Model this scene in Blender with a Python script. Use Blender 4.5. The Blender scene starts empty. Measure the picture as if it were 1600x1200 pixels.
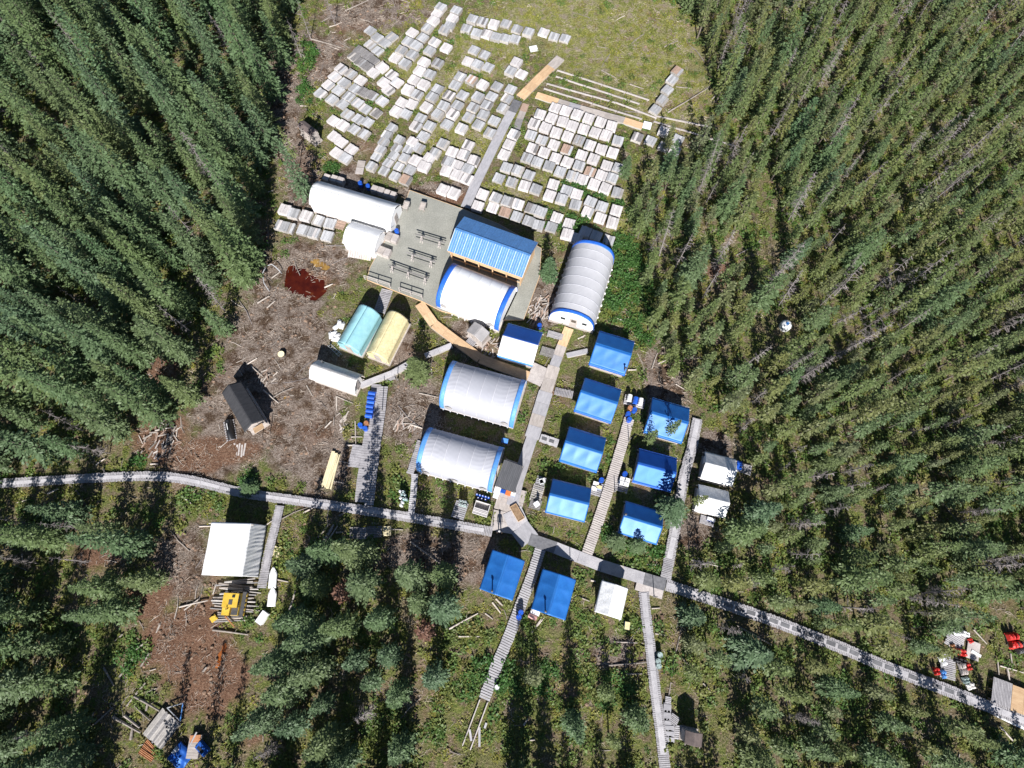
import bpy, bmesh, math, random
import numpy as np
from mathutils import Vector, Matrix

# ------------------------------------------------------------------ camera, sky, sun, exposure
R = math.radians
scene = bpy.context.scene
H = 69.4                      # drone height above the ground
TILT = R(18.5)                # off the vertical, looking north
FPX = 924.0                   # focal length in photograph pixels (1600 wide)
cam_data = bpy.data.cameras.new('camera')
cam_data.sensor_width = 36.0
cam_data.lens = FPX / 1600 * 36
cam_data.clip_start = 0.5
cam_data.clip_end = 6000
cam = bpy.data.objects.new('camera', cam_data)
scene.collection.objects.link(cam)
cam.location = (0, 0, H)
cam.rotation_euler = (TILT, 0, 0)
scene.camera = cam

SUN_EL = R(37)
world = bpy.data.worlds.new('World')
scene.world = world
world.use_nodes = True
wn = world.node_tree
wn.nodes.clear()
sky = wn.nodes.new('ShaderNodeTexSky')
sky.sky_type = 'NISHITA'
sky.sun_disc = False
sky.sun_elevation = SUN_EL
sky.sun_rotation = math.pi
sky.air_density = 0.75
sky.dust_density = 0.15
sky.ozone_density = 2.0
bgd = wn.nodes.new('ShaderNodeBackground')
bgd.inputs['Strength'].default_value = 0.05
wo = wn.nodes.new('ShaderNodeOutputWorld')
wn.links.new(sky.outputs[0], bgd.inputs[0])
wn.links.new(bgd.outputs[0], wo.inputs[0])
sun_data = bpy.data.lights.new('sun', 'SUN')
sun_data.energy = 5.0
sun_data.angle = R(0.53)
sun_data.color = (1.0, 0.97, 0.93)
sun = bpy.data.objects.new('sun', sun_data)
scene.collection.objects.link(sun)
sun.location = (0, -60, 60)
sun.rotation_euler = (math.pi / 2 - SUN_EL, 0, 0)

scene.render.engine = 'CYCLES'
scene.view_settings.view_transform = 'Standard'
scene.view_settings.look = 'None'
scene.view_settings.gamma = 1
scene.view_settings.exposure = 0.9

rng = random.Random(7)
nrg = np.random.RandomState(11)
COL = scene.collection

# ------------------------------------------------------------------ pixel -> ground helper (real places on real planes)
cT, sT = math.cos(TILT), math.sin(TILT)
def P(px, py, z=0.0):
    xc = (px - 800) / FPX
    yc = -(py - 600) / FPX
    Y = yc * cT + sT
    Z = yc * sT - cT
    t = (z - H) / Z
    return Vector((xc * t, Y * t, z))
def proj(x, y, z=0.0):
    dy, dz = y, z - H
    yc = dy * cT + dz * sT
    zc = -dy * sT + dz * cT
    return 800 + FPX * x / -zc, 600 - FPX * yc / -zc
class Zm:                                            # a magnified view of the photograph: origin and factor
    def __init__(s, ox, oy, k=16 / 3): s.o = (ox, oy); s.k = k
    def __call__(s, x, y): return (s.o[0] + x / s.k, s.o[1] + y / s.k)

# ------------------------------------------------------------------ materials
def new_mat(name):
    m = bpy.data.materials.new(name)
    m.use_nodes = True
    nt = m.node_tree
    nt.nodes.clear()
    out = nt.nodes.new('ShaderNodeOutputMaterial')
    b = nt.nodes.new('ShaderNodeBsdfPrincipled')
    nt.links.new(b.outputs[0], out.inputs[0])
    return m, nt, b, out
def node(nt, t, **kw):
    n = nt.nodes.new(t)
    for k, v in kw.items():
        if isinstance(k, str) and hasattr(n, k): setattr(n, k, v)
    return n
def noise(nt, vec, scale, detail=4, rough=0.6):
    n = nt.nodes.new('ShaderNodeTexNoise')
    n.inputs['Scale'].default_value = scale
    n.inputs['Detail'].default_value = detail
    n.inputs['Roughness'].default_value = rough
    if vec is not None: nt.links.new(vec, n.inputs['Vector'])
    return n.outputs['Fac']
def ramp(nt, fac, stops):
    r = nt.nodes.new('ShaderNodeValToRGB')
    e = r.color_ramp.elements
    while len(e) < len(stops): e.new(0.5)
    for i, (p, c) in enumerate(stops):
        e[i].position = p
        e[i].color = (*c, 1) if len(c) == 3 else c
    nt.links.new(fac, r.inputs[0])
    return r.outputs[0]
def mixc(nt, fac, a, b, mode='MIX'):
    m = nt.nodes.new('ShaderNodeMix')
    m.data_type = 'RGBA'
    m.blend_type = mode
    for s, v in ((m.inputs[0], fac), (m.inputs[6], a), (m.inputs[7], b)):
        if isinstance(v, (int, float)): s.default_value = v
        elif isinstance(v, tuple): s.default_value = (*v, 1)
        else: nt.links.new(v, s)
    return m.outputs[2]
def math_n(nt, op, a, b=None, clamp=False):
    m = nt.nodes.new('ShaderNodeMath')
    m.operation = op
    m.use_clamp = clamp
    for s, v in ((m.inputs[0], a), (m.inputs[1], b)):
        if v is None: continue
        if isinstance(v, (int, float)): s.default_value = v
        else: nt.links.new(v, s)
    return m.outputs[0]
MATS = {}
def pm(name, c1, c2, scale=3.0, rough=0.8, bump=0.15, rand=0.25, stretch=(1, 1, 1), spec=0.25, fine=20.0, metal=0.0, contrast=(0.3, 0.7), grain=1.0, tint=None):
    """two-tone procedural surface with grain, wear and a tone of its own for each object"""
    m, nt, b, out = new_mat(name)
    tc = nt.nodes.new('ShaderNodeTexCoord')
    oi = nt.nodes.new('ShaderNodeObjectInfo')
    mp = nt.nodes.new('ShaderNodeMapping')
    mp.inputs['Scale'].default_value = stretch
    add = nt.nodes.new('ShaderNodeVectorMath'); add.operation = 'ADD'
    mul = nt.nodes.new('ShaderNodeVectorMath'); mul.operation = 'SCALE'
    comb = nt.nodes.new('ShaderNodeCombineXYZ')
    for i in range(3): nt.links.new(oi.outputs['Random'], comb.inputs[i])
    nt.links.new(comb.outputs[0], mul.inputs[0]); mul.inputs['Scale'].default_value = 53.0
    nt.links.new(tc.outputs['Object'], add.inputs[0]); nt.links.new(mul.outputs[0], add.inputs[1])
    nt.links.new(add.outputs[0], mp.inputs[0])
    f = noise(nt, mp.outputs[0], scale)
    g = noise(nt, mp.outputs[0], fine, 3)
    col = ramp(nt, f, [(contrast[0], c1), (contrast[1], c2)])
    gr = ramp(nt, g, [(0.3, (1 - 0.22 * grain,) * 3), (0.7, (1 + 0.12 * grain,) * 3)])
    col = mixc(nt, 1.0, col, gr, 'MULTIPLY')
    if rand > 0:
        hv = nt.nodes.new('ShaderNodeHueSaturation')
        v = math_n(nt, 'MULTIPLY_ADD', oi.outputs['Random'], rand * 2)
        v.node.inputs[2].default_value = 1 - rand
        nt.links.new(v, hv.inputs['Value'])
        nt.links.new(col, hv.inputs['Color'])
        col = hv.outputs[0]
    nt.links.new(col, b.inputs['Base Color'])
    b.inputs['Roughness'].default_value = rough
    b.inputs['Specular IOR Level'].default_value = spec
    b.inputs['Metallic'].default_value = metal
    if tint: b.inputs['Specular Tint'].default_value = (*tint, 1)
    if bump > 0:
        bp = nt.nodes.new('ShaderNodeBump')
        bp.inputs['Strength'].default_value = bump
        bp.inputs['Distance'].default_value = 0.05
        nt.links.new(g, bp.inputs['Height'])
        nt.links.new(bp.outputs[0], b.inputs['Normal'])
    MATS[name] = m
    return m
def leaf_mat(name, tones, trans=0.25, var=0.25, spec=0.3):
    m, nt, b, out = new_mat(name)
    oi = nt.nodes.new('ShaderNodeObjectInfo')
    tc = nt.nodes.new('ShaderNodeTexCoord')
    f = noise(nt, tc.outputs['Object'], 1.6, 3)
    n = len(tones)
    base = ramp(nt, oi.outputs['Random'], [(i / max(1, n - 1), t) for i, t in enumerate(tones)])
    k = ramp(nt, f, [(0.3, (1 - var,) * 3), (0.7, (1 + var,) * 3)])
    col = mixc(nt, 1.0, base, k, 'MULTIPLY')
    nt.links.new(col, b.inputs['Base Color'])
    b.inputs['Roughness'].default_value = 0.55
    b.inputs['Specular IOR Level'].default_value = spec
    tr = nt.nodes.new('ShaderNodeBsdfTranslucent')
    nt.links.new(col, tr.inputs[0])
    mx = nt.nodes.new('ShaderNodeMixShader')
    mx.inputs[0].default_value = trans
    nt.links.new(b.outputs[0], mx.inputs[1]); nt.links.new(tr.outputs[0], mx.inputs[2])
    nt.links.new(mx.outputs[0], out.inputs[0])
    MATS[name] = m
    return m

pm('weathered_wood', (0.29, 0.295, 0.31), (0.46, 0.46, 0.475), 2.0, 0.85, 0.3, 0.30, (6, 1, 1))
pm('pale_wood', (0.46, 0.43, 0.425), (0.63, 0.60, 0.60), 2.0, 0.8, 0.25, 0.16, (6, 1, 1))
pm('dark_wood', (0.14, 0.13, 0.13), (0.27, 0.26, 0.26), 2.0, 0.85, 0.3, 0.2, (6, 1, 1))
pm('rust_wood', (0.30, 0.20, 0.15), (0.42, 0.31, 0.25), 2.0, 0.85, 0.3, 0.2, (6, 1, 1))
pm('side_wood', (0.30, 0.28, 0.27), (0.46, 0.43, 0.40), 2.0, 0.85, 0.3, 0.2, (1, 1, 5))
pm('seam_cloth', (0.46, 0.46, 0.50), (0.52, 0.52, 0.56), 0.5, 0.6, 0.02, 0.02, spec=0.25, fine=1.5)
pm('boardwalk', (0.25, 0.24, 0.255), (0.40, 0.385, 0.40), 1.2, 0.85, 0.25, 0.06, (1, 1, 1), fine=9)
pm('board_centre', (0.34, 0.33, 0.35), (0.47, 0.455, 0.47), 1.0, 0.85, 0.2, 0.10, fine=9)
pm('board_pinkish', (0.38, 0.34, 0.325), (0.52, 0.475, 0.45), 1.0, 0.85, 0.2, 0.08, fine=9)
pm('rubber_mat', (0.10, 0.10, 0.11), (0.17, 0.17, 0.18), 3, 0.9, 0.2, 0.2)
pm('plywood', (0.48, 0.31, 0.18), (0.62, 0.44, 0.27), 1.4, 0.75, 0.1, 0.14, (1, 4, 1))
pm('old_plywood', (0.31, 0.275, 0.255), (0.45, 0.405, 0.375), 1.2, 0.8, 0.15, 0.14, (1, 3, 1))
pm('grey_plywood', (0.28, 0.275, 0.295), (0.39, 0.38, 0.40), 1.2, 0.8, 0.15, 0.10, (1, 3, 1))
pm('new_lumber', (0.66, 0.56, 0.34), (0.80, 0.71, 0.48), 2.0, 0.7, 0.1, 0.12, (4, 1, 1))
pm('log', (0.20, 0.17, 0.145), (0.40, 0.355, 0.32), 3.0, 0.9, 0.4, 0.25)
pm('fresh_log', (0.34, 0.295, 0.255), (0.56, 0.50, 0.45), 3.0, 0.85, 0.3, 0.2)
pm('deck_roofing', (0.235, 0.235, 0.208), (0.315, 0.312, 0.278), 0.35, 0.9, 0.2, 0.0, fine=6, spec=0.15)
pm('blue_tarp', (0.012, 0.098, 0.35), (0.018, 0.130, 0.41), 0.9, 0.46, 0.05, 0.10, spec=0.62, fine=5, grain=0.4, tint=(0.62, 0.86, 1.0))
pm('navy_tarp', (0.010, 0.06, 0.30), (0.014, 0.08, 0.36), 0.9, 0.48, 0.06, 0.06, spec=0.7, fine=5, grain=0.4, tint=(0.35, 0.7, 1.0))
pm('light_blue_tarp', (0.07, 0.24, 0.60), (0.11, 0.30, 0.66), 0.9, 0.45, 0.05, 0.05, spec=0.45, fine=5)
pm('band_blue', (0.02, 0.11, 0.52), (0.03, 0.15, 0.60), 0.9, 0.5, 0.05, 0.05, spec=0.4, fine=5)
pm('band_light_blue', (0.07, 0.23, 0.60), (0.11, 0.30, 0.66), 0.9, 0.5, 0.05, 0.05, spec=0.4, fine=5)
pm('white_tarp', (0.74, 0.74, 0.75), (0.82, 0.82, 0.82), 0.7, 0.5, 0.04, 0.04, spec=0.3, fine=4, grain=0.2)
pm('white_canvas', (0.70, 0.70, 0.70), (0.80, 0.80, 0.79), 0.7, 0.75, 0.1, 0.04, spec=0.2, fine=6)
pm('grey_fabric', (0.345, 0.35, 0.392), (0.36, 0.365, 0.405), 0.5, 0.65, 0.02, 0.02, (1, 1, 1), spec=0.2, fine=1.5, grain=0.15)
pm('silver_fabric', (0.40, 0.40, 0.425), (0.43, 0.43, 0.455), 0.5, 0.6, 0.02, 0.02, spec=0.25, fine=1.5, grain=0.2)
pm('turquoise_tarp', (0.22, 0.44, 0.50), (0.29, 0.52, 0.57), 0.9, 0.45, 0.04, 0.04, spec=0.4, fine=4, grain=0.35)
pm('yellow_tarp', (0.58, 0.50, 0.27), (0.66, 0.58, 0.35), 0.9, 0.55, 0.08, 0.04, spec=0.3, fine=4)
pm('dirty_canvas', (0.62, 0.59, 0.56), (0.80, 0.78, 0.76), 0.6, 0.75, 0.12, 0.04, spec=0.2, fine=5)
pm('blue_metal', (0.07, 0.20, 0.46), (0.085, 0.23, 0.50), 0.5, 0.42, 0.02, 0.03, spec=1.0, fine=3)
pm('sunlit_rib', (0.42, 0.52, 0.66), (0.50, 0.58, 0.70), 0.5, 0.4, 0.02, 0.03, spec=0.8, fine=3)
pm('black_roofing', (0.028, 0.029, 0.033), (0.05, 0.05, 0.056), 1.0, 0.75, 0.2, 0.08, (1, 5, 1), spec=0.4)
pm('charcoal_roofing', (0.075, 0.078, 0.085), (0.11, 0.11, 0.12), 1.0, 0.7, 0.2, 0.05, (5, 1, 1), spec=0.4)
pm('grey_metal', (0.28, 0.27, 0.27), (0.38, 0.36, 0.36), 1.0, 0.45, 0.05, 0.05, spec=0.5)
pm('brown_roofing', (0.10, 0.08, 0.078), (0.17, 0.135, 0.125), 1.5, 0.8, 0.2, 0.08)
pm('blue_plastic', (0.012, 0.07, 0.42), (0.02, 0.11, 0.52), 2.0, 0.35, 0.03, 0.15, spec=0.5)
pm('white_plastic', (0.72, 0.73, 0.75), (0.82, 0.82, 0.83), 2.0, 0.45, 0.03, 0.08, spec=0.4)
pm('teal_paint', (0.10, 0.24, 0.25), (0.40, 0.52, 0.52), 3.0, 0.4, 0.03, 0.2, spec=0.5)
pm('red_plastic', (0.50, 0.02, 0.02), (0.62, 0.05, 0.04), 2.0, 0.45, 0.05, 0.2, spec=0.4)
pm('orange_plastic', (0.62, 0.16, 0.05), (0.70, 0.24, 0.09), 2.0, 0.5, 0.05, 0.1, spec=0.4)
pm('rusty_steel', (0.30, 0.12, 0.055), (0.44, 0.22, 0.11), 3.0, 0.8, 0.2, 0.12)
pm('black_plastic', (0.012, 0.013, 0.016), (0.03, 0.03, 0.034), 2.0, 0.45, 0.05, 0.1, spec=0.4)
pm('dark_steel', (0.045, 0.045, 0.05), (0.085, 0.085, 0.09), 2.0, 0.5, 0.1, 0.1, spec=0.5)
pm('galvanised', (0.42, 0.43, 0.45), (0.55, 0.56, 0.58), 2.0, 0.4, 0.05, 0.1, spec=0.5, metal=0.3)
pm('machine_yellow', (0.56, 0.36, 0.035), (0.68, 0.46, 0.07), 1.5, 0.45, 0.05, 0.04, spec=0.5)
pm('grey_green_paint', (0.22, 0.29, 0.28), (0.34, 0.42, 0.41), 2.0, 0.5, 0.05, 0.12)
pm('pink_paint', (0.50, 0.26, 0.24), (0.62, 0.36, 0.33), 2.0, 0.5, 0.05, 0.05)
pm('glass_dark', (0.02, 0.025, 0.03), (0.04, 0.045, 0.05), 2.0, 0.12, 0.0, 0.05, spec=0.6)
pm('cloth_dark', (0.03, 0.035, 0.05), (0.06, 0.065, 0.085), 4.0, 0.9, 0.2, 0.0)
pm('skin', (0.42, 0.25, 0.18), (0.50, 0.31, 0.23), 4.0, 0.6, 0.05, 0.0)
pm('soil', (0.16, 0.10, 0.06), (0.34, 0.23, 0.14), 3.0, 0.95, 0.5, 0.0)
pm('bark', (0.09, 0.075, 0.06), (0.19, 0.16, 0.14), 4.0, 0.95, 0.5, 0.2, (1, 1, 0.3))
pm('dead_bark', (0.15, 0.13, 0.125), (0.28, 0.25, 0.245), 4.0, 0.95, 0.4, 0.25, (1, 1, 0.3))
pm('fireweed_stick', (0.26, 0.21, 0.17), (0.52, 0.45, 0.39), 5.0, 0.95, 0.2, 0.40)
pm('peat_clod', (0.12, 0.075, 0.05), (0.27, 0.19, 0.14), 3.0, 1.0, 0.5, 0.3)
leaf_mat('spruce_needles', [(0.090, 0.152, 0.072), (0.118, 0.166, 0.064), (0.092, 0.148, 0.080), (0.132, 0.168, 0.066), (0.098, 0.156, 0.072)], 0.25, 0.28)
leaf_mat('thin_spruce_needles', [(0.118, 0.166, 0.062), (0.144, 0.174, 0.060), (0.110, 0.162, 0.074), (0.166, 0.178, 0.060), (0.134, 0.158, 0.082)], 0.28, 0.28)
leaf_mat('rust_needles', [(0.18, 0.095, 0.065), (0.16, 0.085, 0.06)], 0.15, 0.25)
leaf_mat('shrub_leaves', [(0.075, 0.150, 0.034), (0.120, 0.175, 0.040), (0.170, 0.185, 0.045), (0.090, 0.160, 0.040), (0.190, 0.170, 0.055)], 0.3, 0.3)
leaf_mat('alder_leaves', [(0.048, 0.125, 0.028), (0.070, 0.150, 0.035), (0.056, 0.135, 0.030)], 0.3, 0.3)
leaf_mat('moss_leaves', [(0.115, 0.150, 0.030), (0.190, 0.205, 0.040), (0.26, 0.245, 0.05), (0.135, 0.165, 0.035), (0.21, 0.165, 0.055)], 0.25, 0.3)

# ------------------------------------------------------------------ mesh builder and object helpers
class MB:
    def __init__(s): s.v = []; s.f = []; s.m = []
    def add(s, vs, fs, mi=0):
        o = len(s.v); s.v.extend(vs)
        for f in fs: s.f.append([i + o for i in f]); s.m.append(mi)
    def box(s, c, size, rz=0.0, mi=0, rx=0.0, ry=0.0):
        hx, hy, hz = size[0] / 2, size[1] / 2, size[2] / 2
        M = Matrix.Rotation(rz, 3, 'Z')
        if rx: M = M @ Matrix.Rotation(rx, 3, 'X')
        if ry: M = M @ Matrix.Rotation(ry, 3, 'Y')
        c = Vector(c)
        vs = [tuple(c + M @ Vector((x * hx, y * hy, z * hz))) for x, y, z in
              ((-1,-1,-1),(1,-1,-1),(1,1,-1),(-1,1,-1),(-1,-1,1),(1,-1,1),(1,1,1),(-1,1,1))]
        s.add(vs, [(0,3,2,1),(4,5,6,7),(0,1,5,4),(1,2,6,5),(2,3,7,6),(3,0,4,7)], mi)
        return s
    def tube(s, p0, p1, r0, r1=None, n=8, mi=0):
        r1 = r0 if r1 is None else r1
        p0, p1 = Vector(p0), Vector(p1)
        d = (p1 - p0)
        if d.length < 1e-6: return s
        d.normalize()
        a = d.cross(Vector((0, 0, 1)))
        if a.length < 1e-3: a = Vector((1, 0, 0))
        a.normalize(); b = d.cross(a)
        vs = []
        for p, r in ((p0, r0), (p1, r1)):
            for i in range(n):
                t = 2 * math.pi * i / n
                vs.append(tuple(p + a * (r * math.cos(t)) + b * (r * math.sin(t))))
        fs = [(i, i + n, (i + 1) % n + n, (i + 1) % n) for i in range(n)]
        fs.append(tuple(range(n))); fs.append(tuple(range(2 * n - 1, n - 1, -1)))
        s.add(vs, fs, mi)
        return s
    def lathe(s, prof, n=14, c=(0, 0, 0), mi=0):
        vs = []
        for r, z in prof:
            for i in range(n):
                t = 2 * math.pi * i / n
                vs.append((c[0] + r * math.cos(t), c[1] + r * math.sin(t), c[2] + z))
        fs = []
        for k in range(len(prof) - 1):
            for i in range(n):
                j = (i + 1) % n
                fs.append((k * n + i, k * n + j, (k + 1) * n + j, (k + 1) * n + i))
        fs.append(tuple(range(n - 1, -1, -1))); fs.append(tuple(range((len(prof) - 1) * n, len(prof) * n)))
        s.add(vs, fs, mi)
        return s
    def prism(s, poly, z0, z1, mi=0):
        n = len(poly)
        vs = [(p[0], p[1], z0) for p in poly] + [(p[0], p[1], z1) for p in poly]
        fs = [(i, (i + 1) % n, (i + 1) % n + n, i + n) for i in range(n)]
        fs.append(tuple(range(n - 1, -1, -1))); fs.append(tuple(range(n, 2 * n)))
        s.add(vs, fs, mi)
        return s
    def sheet(s, fn, nu, nv, th=0.025, mi=0):
        """a thick curved sheet: fn(u, v) -> point"""
        top = [Vector(fn(i / nu, j / nv)) for j in range(nv + 1) for i in range(nu + 1)]
        W = nu + 1
        nrm = []
        for j in range(nv + 1):
            for i in range(nu + 1):
                a = top[j * W + min(i + 1, nu)] - top[j * W + max(i - 1, 0)]
                b = top[min(j + 1, nv) * W + i] - top[max(j - 1, 0) * W + i]
                q = a.cross(b)
                nrm.append(q.normalized() if q.length > 1e-9 else Vector((0, 0, 1)))
        bot = [p - q * th for p, q in zip(top, nrm)]
        N = len(top)
        fs = []
        for j in range(nv):
            for i in range(nu):
                a = j * W + i
                fs.append((a, a + 1, a + W + 1, a + W))
                fs.append((N + a, N + a + W, N + a + W + 1, N + a + 1))
        for i in range(nu):
            fs.append((i, N + i, N + i + 1, i + 1))
            a = nv * W + i
            fs.append((a, a + 1, N + a + 1, N + a))
        for j in range(nv):
            a = j * W
            fs.append((a, a + W, N + a + W, N + a))
            a = j * W + nu
            fs.append((a, N + a, N + a + W, a + W))
        s.add([tuple(p) for p in top + bot], fs, mi)
        return s
    def mesh(s, name, mats, smooth=False):
        me = bpy.data.meshes.new(name)
        me.from_pydata(s.v, [], s.f)
        for m in (mats if isinstance(mats, (list, tuple)) else [mats]):
            me.materials.append(MATS[m] if isinstance(m, str) else m)
        if any(s.m): me.polygons.foreach_set('material_index', s.m)
        if smooth: me.polygons.foreach_set('use_smooth', [True] * len(s.f))
        me.update()
        return me
    def build(s, name, mats, parent=None, loc=(0, 0, 0), rz=0.0, smooth=False):
        return obj(name, s.mesh(name, mats, smooth), parent, loc, rz)
def obj(name, me, parent=None, loc=(0, 0, 0), rz=0.0, scale=None):
    o = bpy.data.objects.new(name, me)
    COL.objects.link(o)
    o.location = loc
    o.rotation_euler = (0, 0, rz)
    if scale is not None: o.scale = scale
    o.parent = parent
    return o
def tag(o, label, cat, group=None, kind=None):
    o['label'] = label
    o['category'] = cat
    if group: o['group'] = group
    if kind: o['kind'] = kind
    return o
def thing(name, label, cat, loc=(0, 0, 0), rz=0.0, group=None):
    o = obj(name, None, None, loc, rz)
    o.empty_display_size = 0.3
    return tag(o, label, cat, group)
def heading(p, q): return math.atan2(q[1] - p[1], q[0] - p[0])
def seg_dist(x, y, a, b):
    vx, vy = b[0] - a[0], b[1] - a[1]
    L = vx * vx + vy * vy
    t = 0 if L == 0 else max(0, min(1, ((x - a[0]) * vx + (y - a[1]) * vy) / L))
    return math.hypot(x - a[0] - t * vx, y - a[1] - t * vy)
def in_poly(x, y, poly):
    c = False
    j = len(poly) - 1
    for i in range(len(poly)):
        xi, yi = poly[i]; xj, yj = poly[j]
        if (yi > y) != (yj > y) and x < (xj - xi) * (y - yi) / (yj - yi) + xi: c = not c
        j = i
    return c
KEEP_SEG = []        # (a, b, clearance) where nothing may grow
KEEP_RECT = []       # footprints: (cx, cy, half u, half v, angle)
def blocked(x, y, pad=0.0):
    for a, b, w in KEEP_SEG:
        if seg_dist(x, y, a, b) < w + pad: return True
    for cx, cy, hu, hv, an in KEEP_RECT:
        dx, dy = x - cx, y - cy
        u = dx * math.cos(an) + dy * math.sin(an)
        v = -dx * math.sin(an) + dy * math.cos(an)
        if abs(u) < hu + pad and abs(v) < hv + pad: return True
    return False
def fit_rect(nw, ne, se, sw, zn, zs=None):
    """a regular footprint through four photographed corners"""
    zs = zn if zs is None else zs
    a, b, c, d = P(*nw, zn), P(*ne, zn), P(*se, zs), P(*sw, zs)
    for q in (a, b, c, d): q.z = 0
    ctr = (a + b + c + d) / 4
    u = ((b - a) + (c - d)).normalized()
    v = Vector((-u.y, u.x, 0))
    L = (((b - a) + (c - d)) / 2).length
    W = abs((((a - d) + (b - c)) / 2).dot(v))
    return ctr, math.atan2(u.y, u.x), L, W

# ------------------------------------------------------------------ ground
POOLS = []
def blob(px, py, rx, ry, an=0.0):
    c = P(px, py)
    sc = (P(px + 1, py) - c).length
    sy = (P(px, py - 1) - c).length
    return (c.x, c.y, rx * sc, ry * sy, R(an))
def bval(b, X, Y):
    dx, dy = X - b[0], Y - b[1]
    c, s_ = math.cos(b[4]), math.sin(b[4])
    u = (dx * c + dy * s_) / b[2]; v = (-dx * s_ + dy * c) / b[3]
    return np.clip(1.35 - np.sqrt(u * u + v * v), 0, 1) / 1.0
MUD = [blob(430,520,85,110), blob(400,640,110,70), blob(480,650,75,90), blob(500,720,50,60), blob(480,420,75,40), blob(640,640,50,70),
       blob(330,730,60,25), blob(540,300,30,40), blob(470,300,25,60), blob(450,180,30,90,10), blob(480,90,60,40), blob(600,20,90,25),
       blob(850,470,25,50), blob(725,525,30,25), blob(620,530,25,45), blob(850,215,8,60,-25), blob(690,300,70,18), blob(1040,580,40,60),
       blob(280,880,45,60), blob(640,860,60,30), blob(730,870,40,40), blob(1080,830,30,25), blob(1120,700,30,30), blob(960,1020,50,25)]
RED = [blob(290,1010,80,70,-30), blob(330,1060,50,60,-20), blob(255,680,40,40), blob(330,710,70,25), blob(110,810,30,20), blob(150,865,40,25),
       blob(260,560,25,40), blob(480,440,45,20), blob(230,940,40,30), blob(700,310,40,10), blob(1130,430,25,20)]
MOSS = [blob(970,60,120,70), blob(880,30,120,40), blob(1030,130,70,70), blob(640,20,50,20), blob(760,80,60,40), blob(700,215,40,40), blob(760,215,35,30),
        blob(640,110,30,70,25), blob(770,300,40,20), blob(880,290,60,25), blob(950,330,45,40), blob(700,150,40,50)]
GREEN = [blob(970,450,50,90), blob(930,640,20,110), blob(960,760,30,100), blob(1030,880,60,30), blob(890,840,60,25), blob(760,1080,80,110),
         blob(640,740,30,60), blob(480,240,30,40), blob(470,80,25,40), blob(800,1000,60,60), blob(960,980,70,70), blob(460,900,50,90), blob(330,780,70,15),
         blob(430,800,50,15), blob(700,820,90,15), blob(1000,1100,120,90), blob(210,1030,40,40), blob(700,1000,40,60), blob(690,420,1,1), blob(885,650,14,120),
         blob(850,1080,80,90), blob(560,1150,90,50)]
def vnoise(X, Y, s, seed):
    r = np.random.RandomState(seed)
    n = 64
    g = r.rand(n, n)
    x = X / s; y = Y / s
    xi = np.floor(x).astype(int); yi = np.floor(y).astype(int)
    fx = x - xi; fy = y - yi
    fx = fx * fx * (3 - 2 * fx); fy = fy * fy * (3 - 2 * fy)
    a = g[xi % n, yi % n]; b = g[(xi + 1) % n, yi % n]; c = g[xi % n, (yi + 1) % n]; d = g[(xi + 1) % n, (yi + 1) % n]
    return (a * (1 - fx) + b * fx) * (1 - fy) + (c * (1 - fx) + d * fx) * fy
POOL_W = [([(447,413),(462,418),(478,424),(490,433),(507,440),(510,452),(505,462),(494,468),(480,464),(468,458),(455,454),(447,446),(446,430)], 0),
          ([(484,407),(496,405),(508,412),(516,419),(508,421),(494,416)], 1),
          ([(344,1011),(350,1004),(352,1014),(346,1032),(339,1046),(337,1040)], 2),
          ([(444,617),(448,612),(450,620),(447,632),(443,630)], 1)]
POOL_POLY = [[tuple(P(*q)[:2]) for q in p] for p, _ in POOL_W]
POOL_C = [(sum(q[0] for q in p) / len(p), sum(q[1] for q in p) / len(p)) for p in POOL_POLY]
POOL_R = [max(math.hypot(q[0] - c[0], q[1] - c[1]) for q in p) for p, c in zip(POOL_POLY, POOL_C)]
def zones(X, Y):
    w = vnoise(X, Y, 2.2, 1) * 0.5 + vnoise(X, Y, 0.9, 2) * 0.3 + vnoise(X, Y, 5.5, 3) * 0.4 - 0.6
    def acc(L):
        a = np.zeros_like(X)
        for b in L: a = np.maximum(a, bval(b, X, Y))
        return np.clip((a + w * 0.9) * 1.6 - 0.1, 0, 1)
    return acc(MUD), acc(RED), acc(MOSS), acc(GREEN)
def ground_h(X, Y):
    h = (vnoise(X, Y, 6.0, 5) - 0.5) * 0.16 + (vnoise(X, Y, 1.7, 6) - 0.5) * 0.10 + (vnoise(X, Y, 0.7, 9) - 0.5) * 0.05
    zm_, zr_, _, _ = zones(X, Y)
    h = h + np.clip(zm_ + zr_, 0, 1) * ((vnoise(X, Y, 1.1, 31) - 0.5) * 0.20 + (vnoise(X, Y, 2.3, 32) - 0.55) * 0.22)
    for (cx, cy), r, poly in zip(POOL_C, POOL_R, POOL_POLY):
        d = np.hypot(X - cx, Y - cy)
        near = d < r * 1.6 + 2
        if near.any():
            idx = np.argwhere(near)
            for i in idx:
                i = tuple(i)
                x, y = X[i], Y[i]
                dd = min(seg_dist(x, y, poly[k], poly[(k + 1) % len(poly)]) for k in range(len(poly)))
                if in_poly(x, y, poly): h[i] = -0.16 - min(dd, 1.0) * 0.25
                else: h[i] = h[i] * min(1, dd / 1.5) + (-0.06) * max(0, 1 - dd / 1.5)
    return h
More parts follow.
